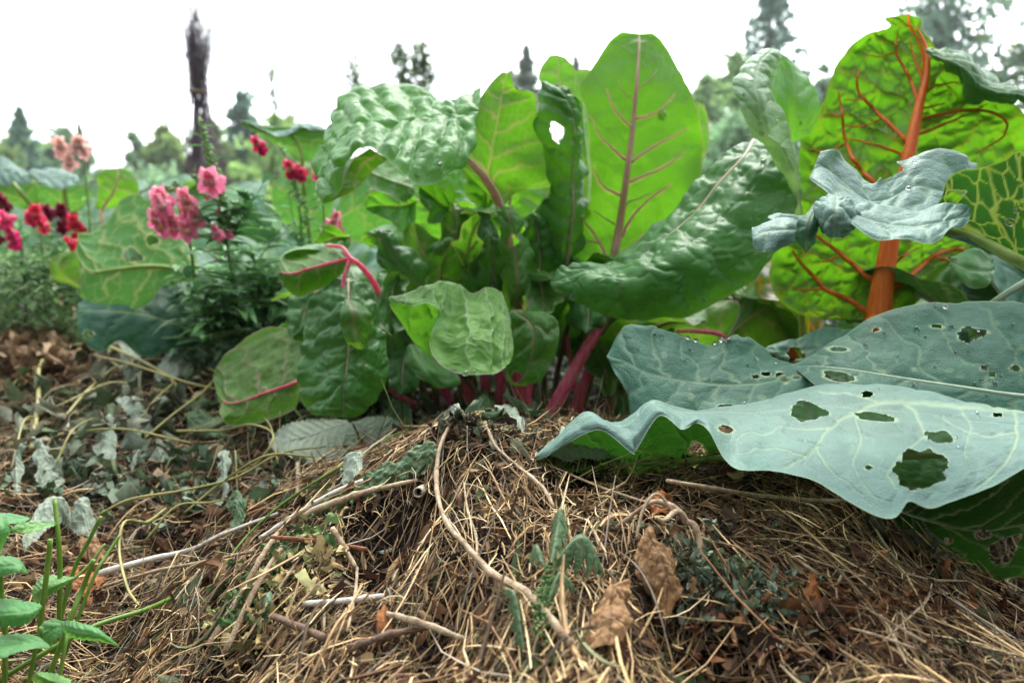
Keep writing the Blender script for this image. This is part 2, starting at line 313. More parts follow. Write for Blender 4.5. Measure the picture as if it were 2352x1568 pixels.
# ------------------------------------------------------------------ leaves
def leaf(plant, rows, kind='chard', seed=1, flip=False, see=None, mid=None, holes=(), sec=0.026, cot=0.75, amp=0.0035, ter=0.009, tamp=0.0012,
         edge=0.04, ruf=0.004, ruff=70, wm=0.0022, stalk=None, smat='pinkpale', srad=(0.004, 0.001), res=0.0022, label=None, world=False,
         name='leaf', veinw=1.0, rag=0.0, rim=0.25, bulge=0.0, maxn=200, serr=0.0, scars=(), terv=.25, crum=0.0, margin=None, wob=.25, secv=1.0, vl=()):
    if margin is None: margin = 2.2 if kind in ('chard_pale', 'chard_dark', 'cabbage', 'cabbage_dim', 'twist') else 1.0
    R = np.array(rows, float)
    if not world: R = P(R[..., 0], R[..., 1], R[..., 2])
    nr, nc = R.shape[:2]
    if mid is None: mid = (nc-1)/2
    if np.ndim(mid) == 0: mid = [mid]*nr
    mid = np.array(mid, float)
    # resolution from real size
    Ls = np.linalg.norm(np.diff(R[:, int(round(mid[nr//2]))], axis=0), axis=1).sum()
    Ws = np.linalg.norm(np.diff(R, axis=1), axis=2).sum(1).max()
    nt_ = int(np.clip(Ls/res, 14, maxn)); ns = int(np.clip(Ws/res, 12, maxn))
    t = np.linspace(0, nr-1, nt_); A = cr(R, t)                      # nt,nc,3
    mt = np.interp(t, np.arange(nr), mid)
    s = np.linspace(0, nc-1, ns)
    C = np.broadcast_to(s, (nt_, ns)).copy()
    tt = np.linspace(0, 1, nt_)[:, None]
    yarc = np.concatenate([[0], np.cumsum(np.linalg.norm(np.diff(A[:, nc//2], axis=0), axis=1))])[:, None]
    # irregular margin: pull columns towards the midrib
    side = np.where(C > mt[:, None], 1, 0)
    nz = np.where(side == 1, vn(yarc/0.02+seed*3.1, yarc*0+seed, 11), vn(yarc/0.02+seed*5.7, yarc*0+seed, 12))
    nz2 = np.where(side == 1, vn(yarc/0.006+seed*3.1, yarc*0+seed, 13), vn(yarc/0.006+seed*5.7, yarc*0+seed, 14))
    sh = edge*(0.6*nz+0.4*nz2*0.6)+edge*0.5
    if rag: sh = sh+rag*sstep(0.1, 0.7, nz)+rag*0.5*sstep(0.2, 0.6, nz2)
    if serr: sh = sh+serr*((yarc/(sec*0.55)+side*.5) % 1.0)
    C = mt[:, None]+(C-mt[:, None])*(1-np.clip(sh, 0, 0.8))
    # evaluate across
    B = np.transpose(A, (1, 0, 2)); E = np.concatenate([(2*B[0]-B[1])[None], B, (2*B[-1]-B[-2])[None]])
    i = np.clip(np.floor(C).astype(int), 0, nc-2); f = (C-i)[..., None]; ti = np.arange(nt_)[:, None]+0*i
    p0, p1, p2, p3 = E[i, ti], E[i+1, ti], E[i+2, ti], E[i+3, ti]
    V = 0.5*((2*p1)+(-p0+p2)*f+(2*p0-5*p1+4*p2-p3)*f*f+(-p0+3*p1-3*p2+p3)*f**3)
    # flat coordinates
    seg = np.linalg.norm(np.diff(V, axis=1), axis=2); X = np.concatenate([np.zeros((nt_, 1)), np.cumsum(seg, 1)], 1)
    ms = np.clip(mt/(nc-1)*(ns-1), 0, ns-1); Xm = X[np.arange(nt_), np.round(ms).astype(int)]
    X = X-Xm[:, None]; half = np.where(X > 0, X[:, -1:], -X[:, :1])+1e-4
    rel = np.clip(np.abs(X)/half, 0, 1)
    midc = V[np.arange(nt_), np.round(ms).astype(int)]
    Y = np.concatenate([[0], np.cumsum(np.linalg.norm(np.diff(midc, axis=0), axis=1))])[:, None]+0*X
    LL = Y.max()+1e-6
    sgn = np.where(X > 0, 0.5, 0.0)
    wx = wob*vn(X/0.02+seed, Y/0.02, 21)+0.1*vn(X/0.007+seed, Y/0.007, 22)
    q = (Y-np.abs(X)*cot*(1-0.35*rel))/sec+sgn+wx+seed*0.37
    ds = np.abs(q-np.round(q))*sec*0.85
    dt_ = vor(X/ter+seed*9+0.3*vn(X/0.006, Y/0.006, 23), Y/ter*0.9+seed*5, seed)*ter
    dx = np.abs(X)
    wmid = wm*(1-0.8*Y/LL); mm_ = 1-sstep(wmid*0.6, wmid*1.3+0.0006, dx)
    wsec = (0.00055+0.0007*(1-rel))*veinw*(wm/0.0022)**0.3
    msec = (1-sstep(wsec*0.5, wsec*1.5+res*0.4, ds))*(1-0.35*rel)*secv
    mter = (1-sstep(0.0002, 0.0004+res*0.45, dt_))*terv*veinw
    vein = np.clip(np.maximum(np.maximum(mm_, msec), mter), 0, 1)
    pil = 1-np.exp(-np.minimum(ds, dx)/(sec*0.16)); pit = 1-np.exp(-dt_/(ter*0.16))
    fade = sstep(0.0, 0.12, 1-rel)*0.8+0.2
    h = (amp*pil*(0.75+0.5*vn(X/0.018, Y/0.018, 31+seed))+tamp*pit*(pil**0.5))*fade
    h = h+ruf*sstep(0.55, 1, rel)*(np.sin(Y*ruff+seed+2.5*vn(Y/0.03+seed, sgn*9, 5))*0.8)+crum*(vn(X/.009+seed, Y/.009, 51)+.4*vn(X/.003, Y/.003+seed, 52))+bulge*(1-rel**2)*np.sin(np.pi*np.clip(Y/LL, 0, 1))
    dS = np.gradient(V, axis=1); dT = np.gradient(V, axis=0); n_ = np.cross(dS, dT); ln = np.linalg.norm(n_, axis=2)
    n_ = n_/(ln[..., None]+1e-12); 
    if see:
        cv = V-np.array([0, 0, CZ]); fc = -(np.cross(dS, dT)*cv).sum(-1).sum()
        flip = (fc > 0) == (see == 'under')
    endf = np.minimum(1, np.minimum(half, Y+0.004)/0.012)*np.minimum(1, (LL-Y+0.003)/0.012)
    up = -1.0 if flip else 1.0
    V = V+n_*(h*endf*up)[..., None]
    V = V.reshape(-1, 3); vein = np.maximum(vein, margin*sstep(1-0.0016/np.maximum(half, .01), 1, rel)).ravel()
    F = gridF(nt_, ns)
    if not flip: pass
    else: F = F[:, ::-1]
    for su, sv, r1, r2 in scars:
        U, W = proj(V); vein = np.maximum(vein, 1.0*(1-sstep(.7, 1.1, np.hypot((U-su)/r1, (W-sv)/r2))))
    if len(vl):        # named side veins drawn as polylines over the blade: they tint and raise it
        U, W = proj(V)
        acc = np.zeros(len(V))
        for ln, r0, r1 in vl:
            ln = np.array(ln, float); t_ = np.linspace(0, len(ln)-1, len(ln)*14); q_ = cr(ln, t_)
            q_ = q_+np.stack([vn(q_[:, 0]*.05, q_[:, 1]*.05, 71), vn(q_[:, 0]*.05, q_[:, 1]*.05, 72)], -1)*3; rr_ = np.linspace(r0, r1, len(q_))
            near_ = np.where((U > q_[:, 0].min()-30) & (U < q_[:, 0].max()+30) & (W > q_[:, 1].min()-30) & (W < q_[:, 1].max()+30))[0]
            if not len(near_): continue
            D = np.hypot(U[near_, None]-q_[None, :, 0], W[near_, None]-q_[None, :, 1]); j_ = D.argmin(1); d_ = D[np.arange(len(near_)), j_]/rr_[j_]
            acc[near_] = np.maximum(acc[near_], np.exp(-d_**2*.8))
        vein = np.maximum(vein, 2.2*acc); nf = (n_*up).reshape(-1, 3); V = V-nf*(acc*.0009)[:, None]
    if len(holes):
        U, W = proj(V); kill = np.zeros(len(V), bool)
        for hi, hh in enumerate(holes):
            hu, hv, ru, rv = hh[:4]; an = math.radians(hh[4]) if len(hh) > 4 else 0
            a = U-hu; b = W-hv; a, b = a*math.cos(an)+b*math.sin(an), -a*math.sin(an)+b*math.cos(an)
            th = np.arctan2(b/rv, a/ru); r = np.hypot(a/ru, b/rv)
            r = r*(1+0.26*vn((th+3.2)*1.6, th*0+hi, 41)+0.09*vn((th+3.2)*5, th*0+hi, 42))
            kill |= r < 1
            px = r*min(ru, rv)-min(ru, rv)
            vein = np.maximum(vein, np.where((px > 0), 1-sstep(1, 4.5, px), 0)*3)
        F = F[~kill[F].any(1)]
    o = mesh(name, V, F, M[kind], plant, {'vein': vein})
    if label: o['label'] = label
    if stalk is not None:
        mp = midc+ (n_[np.arange(nt_), np.round(ms).astype(int)]*(-up))*(srad[-1]*0.3)
        k = max(4, int(nt_/10)); idx = np.linspace(0, nt_*0.9, k).astype(int)
        ctrl = mp[idx]; rr = np.interp(idx/nt_, [0, 0.9], [srad[0], srad[1]*0.5])
        if len(stalk):
            sp = np.array(stalk, float); sp = sp if world else P(sp[:, 0], sp[:, 1], sp[:, 2])
            rs = np.linspace(srad[2] if len(srad) > 2 else srad[0]*1.35, srad[0], len(sp)+1)[:-1]
            ctrl = np.concatenate([sp, ctrl]); rr = np.concatenate([rs, rr])
        TV, TF = tube(ctrl, rr, n=8, m=len(ctrl)*4)
        mesh('midrib', TV, TF, M[smat], o)
    return o
def stalk(plant, p, r, mat, name='stalk', rough=0.05, n=20):
    V, F = tube(P(*np.array(p, float).T), r, n=n, rough=rough, seed=len(p), flute=.09); return mesh(name, V, F, M[mat], plant)
def veinlets(o, lines, mat, off=.0002):
    """raised side veins of a leaf, each line (u,v) snapped to the leaf surface"""
    me = o.data; a = np.empty(len(me.vertices)*3, np.float32); me.vertices.foreach_get('co', a); V = a.reshape(-1, 3)+np.array(o['org'][:]); U, W = proj(V)
    for ln, r0, r1 in lines:
        ln = np.array(ln, float); k = len(ln); t = np.linspace(0, k-1, k*3); q = cr(ln, t); pt = []
        q = q+np.stack([vn(q[:, 0]*.06, q[:, 1]*.06, 71), vn(q[:, 0]*.06, q[:, 1]*.06, 72)], -1)*2.5
        for (u, v) in q:
            dd = np.hypot(U-u, W-v); j = np.where(dd < dd.min()+3)[0]; j = j[np.argmin(V[j, 1])]; pt.append(P(u, v, V[j, 1]-off))
        TV, TF = tube(np.array(pt), np.linspace(r0, r1, len(pt)), n=7, m=len(pt)*2)
        mesh('side_vein', TV, TF, M[mat], o)
def arch(base, az, lean, L, W, droop, seed=0, cup=0.15, n=8, pet=0.3, fold=0.0):
    """rows (world) of an arching leaf from a base point; returns rows, stalk points"""
    rg = np.random.default_rng(seed); base = np.array(base, float)
    d = np.array([math.sin(az), math.cos(az), 0]); r = np.array([math.cos(az), -math.sin(az), 0])
    p = base.copy(); a = lean; mids = []; N_ = 24
    for i in range(N_+1):
        mids.append((p.copy(), a)); p = p+(d*math.sin(a)+np.array([0, 0, 1])*math.cos(a))*L/N_; a += droop/N_*(0.4+1.6*i/N_)
    k0 = int(N_*pet); st = [m_[0] for m_ in mids[:k0+1:max(1, k0//3)]]
    rows = []
    for j in range(n+1):
        f = j/n; i = k0+(N_-k0)*f; m_, a = mids[int(round(i))]
        wd = W*0.5*(math.sin(math.pi*min(1, f*0.82+0.1))**0.75 if f < 1 else 0.05)*(0.25 if j == 0 else 1)
        nrm = np.cross(r, d*math.sin(a)+np.array([0, 0, 1])*math.cos(a))   # points to the upper side-ish
        nrm = -nrm if nrm[2] < 0 else nrm
        tw = rg.normal()*0.15
        l = m_-r*wd+nrm*wd*(cup+tw); q = m_+r*wd+nrm*wd*(cup-tw)
        l2 = m_-r*wd*0.55+nrm*wd*(cup*0.3); q2 = m_+r*wd*0.55+nrm*wd*(cup*0.3)
        rows.append([l, l2, m_, q2, q])
    return rows, st
# ------------------------------------------------------------------ pink stemmed chard (centre)
ch = thing('chard_plant', 'bushy chard with pink stalks and dark crinkled leaves in the middle of the bed', 'chard', P(1190, 985, 1.0))
# tall upright pale green leaf
_a1 = leaf(ch, [[(1395,618,.95),(1405,620,.95),(1415,618,.95)],[(1290,600,.96),(1412,580,.94),(1480,580,.97)],[(1318,535,.96),(1421,530,.94),(1535,525,.97)],
  [(1352,470,.94),(1430,470,.93),(1582,468,.96)],[(1356,400,.94),(1440,400,.92),(1612,400,.96)],[(1350,330,.94),(1450,325,.92),(1619,335,.96)],
  [(1345,262,.94),(1457,255,.92),(1608,270,.95)],[(1330,205,.95),(1463,190,.92),(1585,205,.95)],[(1366,140,.95),(1467,130,.93),(1556,146,.95)],
  [(1393,103,.95),(1468,98,.94),(1530,107,.95)],[(1418,80,.95),(1468,82,.95),(1508,83,.95)],[(1430,73,.95),(1468,78,.95),(1498,76,.95)]], 'chard', 3, see='under', sec=.036, cot=1.0, amp=.0016, tamp=.0005, ter=.011,
  edge=.03, ruf=.002, veinw=1.0, secv=.12, terv=.1, wob=.1, crum=.0006, vl=[([(1452,292),(1430,275),(1405,240),(1395,205)],3.0,1.3),([(1438,366),(1410,345),(1380,314),(1353,265)],3.0,1.3),([(1427,449),(1400,437),(1378,420),(1362,383)],3.0,1.3),([(1400,612),(1378,560),(1352,520),(1335,500)],3.0,1.3),([(1462,274),(1490,265),(1520,250),(1550,215)],3.0,1.3),([(1452,372),(1490,345),(1530,322),(1578,296)],3.0,1.3),([(1448,420),(1490,400),(1535,378),(1570,350)],3.0,1.3),([(1428,545),(1450,500),(1490,458),(1540,425)],3.0,1.3),([(1415,605),(1440,575),(1475,545),(1510,522)],3.0,1.3)], stalk=[(1385,735,.97),(1395,680,.96)], srad=(.0058,.0008), wm=.003, res=.0016, label='tall upright bright green leaf with a pale pink rib')
veinlets(_a1, [([(1452,292),(1430,275),(1405,240),(1395,205)],.0013,.0005),([(1438,366),(1410,345),(1380,314),(1353,265)],.0015,.0005),([(1427,449),(1400,437),(1378,420),(1362,383)],.0016,.0005),([(1412,515),(1385,497),(1362,484)],.0012,.0005),
  ([(1400,612),(1378,560),(1352,520),(1335,500)],.0021,.0007),([(1375,556),(1352,553),(1332,562)],.0012,.0005),([(1462,274),(1490,265),(1520,250),(1550,215)],.0012,.0004),([(1452,372),(1490,345),(1530,322),(1578,296)],.0014,.0005),([(1448,420),(1490,400),(1535,378),(1570,350)],.0015,.0005),
  ([(1436,470),(1475,452),(1520,432)],.0012,.0004),([(1428,545),(1450,500),(1490,458),(1540,425)],.0019,.0005),([(1415,605),(1440,575),(1475,545),(1510,522)],.0016,.0005),([(1465,200),(1490,185),(1510,160)],.0009,.0004),([(1461,230),(1435,215),(1420,185)],.0009,.0004)], 'pinkpale')
stalk(ch, [(1243,992,.93),(1290,900,.93),(1340,810,.94),(1385,735,.96)], [.0085,.0078,.0068,.006], 'pink', 'leaf_stalk')
stalk(ch, [(1308,968,1.0),(1335,900,1.0),(1362,810,1.0),(1372,735,1.0)], [.0068,.0062,.0052,.0048], 'pink', 'leaf_stalk')
# folded bright leaf left of it
leaf(ch, [[(1150,478,.93),(1152,480,.93),(1156,478,.93)],[(1112,440,.90),(1150,445,.92),(1180,450,.95)],[(1062,385,.86),(1125,405,.90),(1240,432,.95)],
  [(1064,350,.86),(1130,360,.89),(1292,418,.95)],[(1072,310,.86),(1137,315,.89),(1255,350,.94)],[(1082,265,.86),(1145,275,.89),(1240,300,.93)],
  [(1100,230,.87),(1150,240,.89),(1236,250,.92)],[(1125,195,.88),(1155,210,.9),(1226,213,.91)],[(1150,168,.9),(1160,185,.9),(1186,204,.9)],[(1156,165,.9),(1163,168,.9),(1172,170,.9)]],
  'chard', 5, see='under', sec=.026, cot=.8, amp=.002, tamp=.0006, edge=.02, ruf=.0015, stalk=None, res=.0016, wm=.0018, label='bright backlit leaf folded upright')
stalk(ch, [(1190,700,.97),(1175,600,.95),(1150,480,.92),(1115,410,.88),(1058,350,.85)], [.006,.006,.0052,.0045,.003], 'pinkpale', 'leaf_stalk')
# big drooping top leaf
leaf(ch, [[(1112,198,.89),(1100,250,.86),(1080,310,.84),(1056,352,.83)],[(1070,226,.92),(1062,262,.86),(1070,340,.80),(1035,395,.78)],[(1020,240,.95),(1020,265,.88),(1030,340,.79),(1000,422,.76)],
  [(985,208,.96),(978,272,.88),(980,340,.79),(955,426,.75)],[(925,196,.96),(935,282,.87),(940,340,.79),(915,400,.75)],[(865,196,.95),(890,290,.86),(900,330,.79),(880,362,.76)],
  [(812,196,.94),(835,280,.85),(850,320,.8),(850,338,.78)],[(780,240,.92),(790,310,.84),(800,345,.8),(815,358,.79)],[(765,300,.9),(765,360,.83),(775,390,.8),(795,395,.79)],
  [(742,345,.87),(748,395,.83),(762,420,.8),(785,432,.79)],[(734,400,.85),(740,430,.82),(748,450,.8),(762,458,.79)],[(740,466,.82),(741,467,.82),(743,467,.81),(745,468,.81)]],
  'chard_pale', 8, see='top', mid=1.1, sec=.024, cot=.25, amp=.0085, tamp=.0012, ter=.011, edge=.05, ruf=.002, res=.0015, wm=.0016, maxn=240, label='large pale drooping leaf with deep ridges', veinw=.6)
leaf(ch, [[(850,340,.87),(870,352,.86),(895,365,.85)],[(810,368,.85),(838,372,.86),(865,385,.86)],[(796,398,.82),(820,405,.85),(842,412,.86)],[(784,432,.8),(800,435,.82),(815,438,.84)],[(746,467,.81),(752,466,.81),(760,464,.82)]],
  'chard', 4, see='under', sec=.02, amp=.002, ruf=.001, label='bright underside of the drooping leaf')
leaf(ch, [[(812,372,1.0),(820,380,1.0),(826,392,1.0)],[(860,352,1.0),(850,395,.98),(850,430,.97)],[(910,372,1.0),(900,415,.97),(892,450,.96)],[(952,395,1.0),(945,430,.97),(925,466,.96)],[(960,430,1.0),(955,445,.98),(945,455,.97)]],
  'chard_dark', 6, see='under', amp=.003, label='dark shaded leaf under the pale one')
# pale leaf behind, centre left
leaf(ch, [[(1110,560,1.1),(1112,562,1.1),(1118,562,1.1)],[(1010,545,1.1),(1090,520,1.08),(1135,500,1.1)],[(930,530,1.1),(1050,470,1.06),(1120,430,1.1)],[(890,500,1.12),(1010,440,1.06),(1095,380,1.1)],[(905,450,1.12),(980,410,1.06),(1060,365,1.1)],[(950,390,1.1),(980,385,1.08),(1010,372,1.1)]],
  'chard_pale', 12, see='top', crum=.003, tamp=.002, amp=.009, sec=.03, cot=.5, label='soft pale crinkled leaf behind')
leaf(ch, [[(890,520,1.12),(930,515,1.1),(1000,500,1.1)],[(850,540,1.1),(920,530,1.08),(990,535,1.1)],[(860,560,1.1),(930,555,1.06),(1000,560,1.08)],[(900,585,1.1),(940,580,1.08),(990,580,1.1)]],
  'chard_pale', 13, see='top', amp=.004)
# narrow crinkled dark leaf
leaf(ch, [[(1290,610,.95),(1300,612,.95),(1312,610,.95)],[(1240,560,.96),(1300,540,.93),(1340,540,.96)],[(1228,500,.96),(1308,480,.92),(1345,480,.96)],[(1262,430,.94),(1308,420,.92),(1338,420,.95)],[(1245,360,.93),(1312,350,.91),(1335,350,.95)],
  [(1229,290,.93),(1312,290,.9),(1330,300,.94)],[(1228,235,.93),(1300,240,.9),(1325,250,.93)],[(1250,207,.93),(1282,205,.91),(1312,220,.92)],[(1268,200,.93),(1280,199,.92),(1292,202,.92)]],
  'chard_dark', 9, see='top', mid=1.15, amp=.006, sec=.022, ruf=.006, ruff=150, holes=[(1279,303,13,22,-15)], res=.0016, stalk=[], smat='pinkpale', srad=(.0022,.0008), label='narrow dark glossy leaf with a hole')
leaf(ch, [[(1262,262,1.0),(1270,270,1.0),(1290,265,1.0)],[(1240,190,1.0),(1278,200,1.0),(1322,205,1.0)],[(1240,160,1.0),(1280,155,1.0),(1322,160,1.0)],[(1262,128,1.0),(1280,127,1.0),(1300,133,1.0)]], 'chard_pale', 14, see='under', amp=.002, label='small pale leaf at the top')
leaf(ch, [[(1300,270,1.03),(1320,275,1.03),(1340,270,1.03)],[(1310,210,1.03),(1340,215,1.02),(1365,215,1.03)],[(1315,175,1.03),(1345,170,1.03),(1375,180,1.03)],[(1330,160,1.03),(1345,158,1.03),(1360,163,1.03)]], 'chard_pale', 15, see='under', amp=.002)
leaf(ch, [[(1545,420,1.0),(1560,425,1.0),(1580,420,1.0)],[(1570,350,1.0),(1600,345,1.0),(1625,350,1.0)],[(1580,290,1.0),(1605,280,1.0),(1629,290,1.0)],[(1590,238,1.0),(1605,235,1.0),(1618,240,1.0)]], 'chard_pale', 16, see='under', amp=.003, ruf=.004)
leaf(ch, [[(1325,640,1.0),(1330,640,1.0),(1340,640,1.0)],[(1322,520,.98),(1345,500,.98),(1365,500,1.0)],[(1338,420,.98),(1352,400,.98),(1365,400,1.0)],[(1330,300,.98),(1342,290,.98),(1352,290,1.0)],[(1330,240,.98),(1338,230,.98),(1345,240,1.0)]], 'chard_pale', 17, see='under', amp=.002, ruf=.004)
# narrow wavy leaves of the heart
leaf(ch, [[(1040,640,.98),(1050,645,.98),(1062,640,.98)],[(1005,590,.98),(1045,590,.95),(1080,600,.98)],[(1020,540,.98),(1050,530,.94),(1085,540,.97)],[(1018,490,.98),(1045,480,.95),(1082,500,.97)],[(1035,468,.98),(1045,466,.97),(1060,475,.97)]], 'chard', 20, see='under', amp=.003, ruf=.006, ruff=140)
leaf(ch, [[(1095,690,.96),(1110,695,.96),(1125,690,.96)],[(1065,620,.96),(1105,630,.93),(1145,620,.96)],[(1062,560,.96),(1100,560,.93),(1140,560,.96)],[(1075,505,.96),(1105,500,.94),(1135,510,.96)],[(1090,478,.96),(1102,476,.95),(1115,480,.96)]], 'chard_dark', 21, see='top', amp=.005, ruf=.006, ruff=140)
leaf(ch, [[(1170,705,.9),(1180,706,.9),(1190,700,.9)],[(1160,650,.9),(1190,655,.88),(1214,650,.9)],[(1155,600,.9),(1185,600,.88),(1222,600,.9)],[(1148,550,.9),(1180,550,.88),(1205,555,.9)],[(1140,500,.9),(1170,500,.88),(1195,510,.9)],[(1135,478,.9),(1160,474,.89),(1180,482,.9)]],
  'chard', 22, see='top', amp=.0045, ruf=.006, ruff=170, holes=[(1178,553,9,13,10)], res=.0014, label='wavy narrow leaf with a hole by the stalk')
leaf(ch, [[(935,670,.95),(930,668,.95),(920,665,.95)],[(890,600,.94),(920,610,.93),(960,640,.95)],[(868,560,.94),(885,575,.92),(905,570,.93)],[(840,560,.92),(860,545,.91),(890,545,.92)],[(825,560,.92),(835,535,.91),(870,530,.92)]], 'chard', 23, see='top', amp=.004, ruf=.005)
leaf(ch, [[(1000,680,.92),(980,680,.92),(960,670,.92)],[(900,640,.92),(940,625,.9),(980,610,.92)],[(870,590,.92),(900,580,.9),(940,575,.92)],[(862,545,.92),(880,540,.9),(905,548,.92)],[(868,528,.92),(880,525,.91),(892,530,.92)]], 'chard_dark', 24, see='top', amp=.005, tamp=.002, ruf=.005, ruff=140)
leaf(ch, [[(985,650,1.0),(1000,655,1.0),(1010,650,1.0)],[(930,600,1.0),(985,600,.98),(1030,600,1.0)],[(925,560,1.0),(960,550,.98),(1015,560,1.0)],[(935,520,1.0),(950,512,.98),(975,520,1.0)]], 'chard', 25, see='under', amp=.002, stalk=[], smat='pinkpale', srad=(.002,.001))
# left bright leaf with red stalk
leaf(ch, [[(800,592,.86),(812,594,.86),(808,605,.86)],[(770,565,.88),(775,600,.85),(790,628,.85)],[(725,566,.9),(730,612,.84),(760,652,.85)],[(690,572,.9),(692,622,.84),(720,672,.85)],[(660,580,.9),(665,630,.84),(685,685,.85)],[(640,590,.88),(645,625,.85),(655,660,.86)],[(636,620,.87),(637,630,.87),(640,642,.87)]],
  'chard', 26, see='under', veinw=.5, terv=.02, sec=.02, amp=.002, ruf=.002, stalk=[], smat='pink', srad=(.002,.0006), res=.0015, label='bright green leaf held out on a red stalk')
leaf(ch, [[(800,590,.86),(795,575,.87),(790,566,.88)],[(745,570,.88),(745,562,.9),(745,560,.91)],[(700,575,.88),(695,568,.9),(695,566,.91)],[(650,588,.88),(655,580,.9),(660,578,.91)]], 'chard_pale', 27, see='top', amp=.001)
stalk(ch, [(885,708,.88),(862,655,.86),(830,612,.85),(803,592,.85),(785,568,.86),(750,564,.87)], [.0031,.0031,.003,.0026,.002,.0012], 'pink', 'leaf_stalk')
stalk(ch, [(804,598,.85),(790,640,.84),(786,680,.83),(800,700,.83)], [.0025,.002,.002,.0015], 'pink', 'leaf_stalk')
# big dark hanging leaf, left
leaf(ch, [[(790,640,.86),(800,642,.86),(812,645,.86)],[(715,680,.84),(800,690,.82),(855,690,.85)],[(702,750,.83),(803,750,.80),(878,750,.84)],[(682,800,.82),(800,810,.79),(885,800,.83)],[(688,850,.81),(795,860,.78),(890,850,.82)],[(680,905,.8),(790,900,.77),(872,900,.81)],[(700,945,.79),(790,935,.77),(845,935,.8)],[(755,950,.78),(790,958,.77),(820,955,.79)]],
  'chard_dark', 30, see='top', sec=.024, cot=.6, amp=.0075, crum=.0012, tamp=.002, edge=.05, ruf=.004, stalk=[], smat='pinkpale', srad=(.0022,.0008), res=.0015, wm=.0018, label='large dark glossy leaf hanging down')
leaf(ch, [[(790,690,.8),(800,688,.8),(810,690,.8)],[(786,720,.78),(812,715,.77),(850,730,.79)],[(790,755,.78),(815,750,.77),(850,755,.79)],[(800,785,.78),(820,782,.77),(845,780,.79)],[(818,800,.78),(828,802,.78),(840,798,.78)]], 'chard', 31, see='top', amp=.004, ruf=.003)
leaf(ch, [[(835,650,.92),(850,655,.92),(870,660,.92)],[(845,720,.9),(875,720,.89),(905,730,.9)],[(870,790,.9),(900,790,.89),(930,790,.9)],[(880,830,.9),(905,835,.89),(925,830,.9)]], 'chard_dark', 32, see='top', amp=.004)
# underside leaf lower left
leaf(ch, [[(692,862,.84),(692,872,.84),(690,880,.84)],[(692,790,.9),(660,885,.86),(680,935,.85)],[(672,752,.93),(630,895,.87),(640,958,.86)],[(610,748,.95),(600,905,.88),(590,972,.87)],[(545,790,.96),(560,920,.89),(530,978,.88)],[(505,830,.97),(520,925,.9),(510,960,.88)],[(488,865,.97),(498,900,.92),(505,935,.9)]],
  'chard', 33, see='under', sec=.04, cot=.4, crum=.0012, amp=.0035, tamp=.0004, edge=.02, ruf=.002, stalk=[], smat='pink', srad=(.0018,.0008), res=.0016, label='green leaf underside with red veins near the mulch')
# folded leaf in front
leaf(ch, [[(892,700,.76),(893,682,.76),(893,684,.75),(894,686,.75)],[(918,738,.80),(935,673,.78),(938,690,.74),(941,702,.735)],[(948,782,.82),(972,657,.79),(985,678,.74),(991,699,.72)],[(980,812,.83),(1024,648,.80),(1018,690,.745),(1019,735,.71)],
  [(1010,836,.83),(1058,655,.80),(1015,725,.735),(985,788,.70)],[(1030,846,.83),(1085,672,.80),(1050,755,.715),(1010,835,.69)],[(1050,856,.82),(1118,660,.80),(1090,760,.71),(1058,858,.68)],[(1080,856,.80),(1150,672,.80),(1135,765,.72),(1112,861,.685)],
  [(1120,860,.78),(1168,715,.79),(1165,780,.73),(1152,850,.70)],[(1160,840,.77),(1176,770,.77),(1180,790,.75),(1178,815,.72)]],
  'chard_pale', 40, see='top', mid=1.0, terv=.1, sec=.022, cot=.35, amp=.0062, tamp=.0018, ter=.015, wob=.15, crum=.0008, edge=.02, ruf=.001, res=.0012, wm=.001, veinw=.45, maxn=240, label='folded leaf arching over in front of the stalks')
leaf(ch, [[(1170,715,.82),(1180,712,.82),(1195,712,.82)],[(1160,760,.82),(1220,745,.80),(1262,722,.82)],[(1165,820,.81),(1225,790,.79),(1282,755,.82)],[(1160,850,.80),(1215,835,.79),(1275,815,.81)],[(1165,872,.8),(1205,868,.79),(1245,862,.8)],[(1185,884,.8),(1200,886,.8),(1215,883,.8)]],
  'chard', 41, see='top', amp=.005, sec=.028, cot=.5, ruf=.002, holes=[(1186,866,10,12)], res=.0014, label='rounded green leaf behind the folded one')
leaf(ch, [[(935,795,.86),(945,790,.86),(955,790,.86)],[(928,825,.85),(965,830,.84),(1000,830,.86)],[(950,850,.84),(985,858,.83),(1030,855,.85)],[(985,880,.83),(1010,885,.83),(1058,872,.84)],[(1000,892,.83),(1020,890,.83),(1050,888,.84)]], 'chard_pale', 42, see='top', amp=.004, ruf=.004)
# large dark leaf right of centre
leaf(ch, [[(1795,330,.87),(1745,322,.88),(1725,324,.88)],[(1832,395,.84),(1760,380,.82),(1675,350,.86)],[(1834,470,.82),(1720,450,.79),(1615,400,.85)],[(1800,560,.80),(1670,520,.77),(1560,468,.84)],[(1735,640,.79),(1610,570,.75),(1500,525,.83)],
  [(1655,690,.78),(1550,610,.74),(1440,575,.82)],[(1570,728,.77),(1480,640,.74),(1385,612,.81)],[(1450,733,.77),(1400,655,.745),(1325,608,.8)],[(1370,712,.77),(1340,660,.76),(1285,625,.79)],[(1295,682,.77),(1285,660,.77),(1270,640,.78)],[(1265,655,.78),(1264,652,.78),(1263,648,.78)]],
  'chard_dark', 50, see='top', terv=.12, mid=1.62, sec=.046, cot=.35, amp=.0065, tamp=.0022, ter=.019, edge=.05, ruf=.003, res=.0013, wm=.002, veinw=.7, stalk=[], smat='pinkpale', srad=(.0025,.0008), maxn=280, label='large dark blistered leaf leaning right')
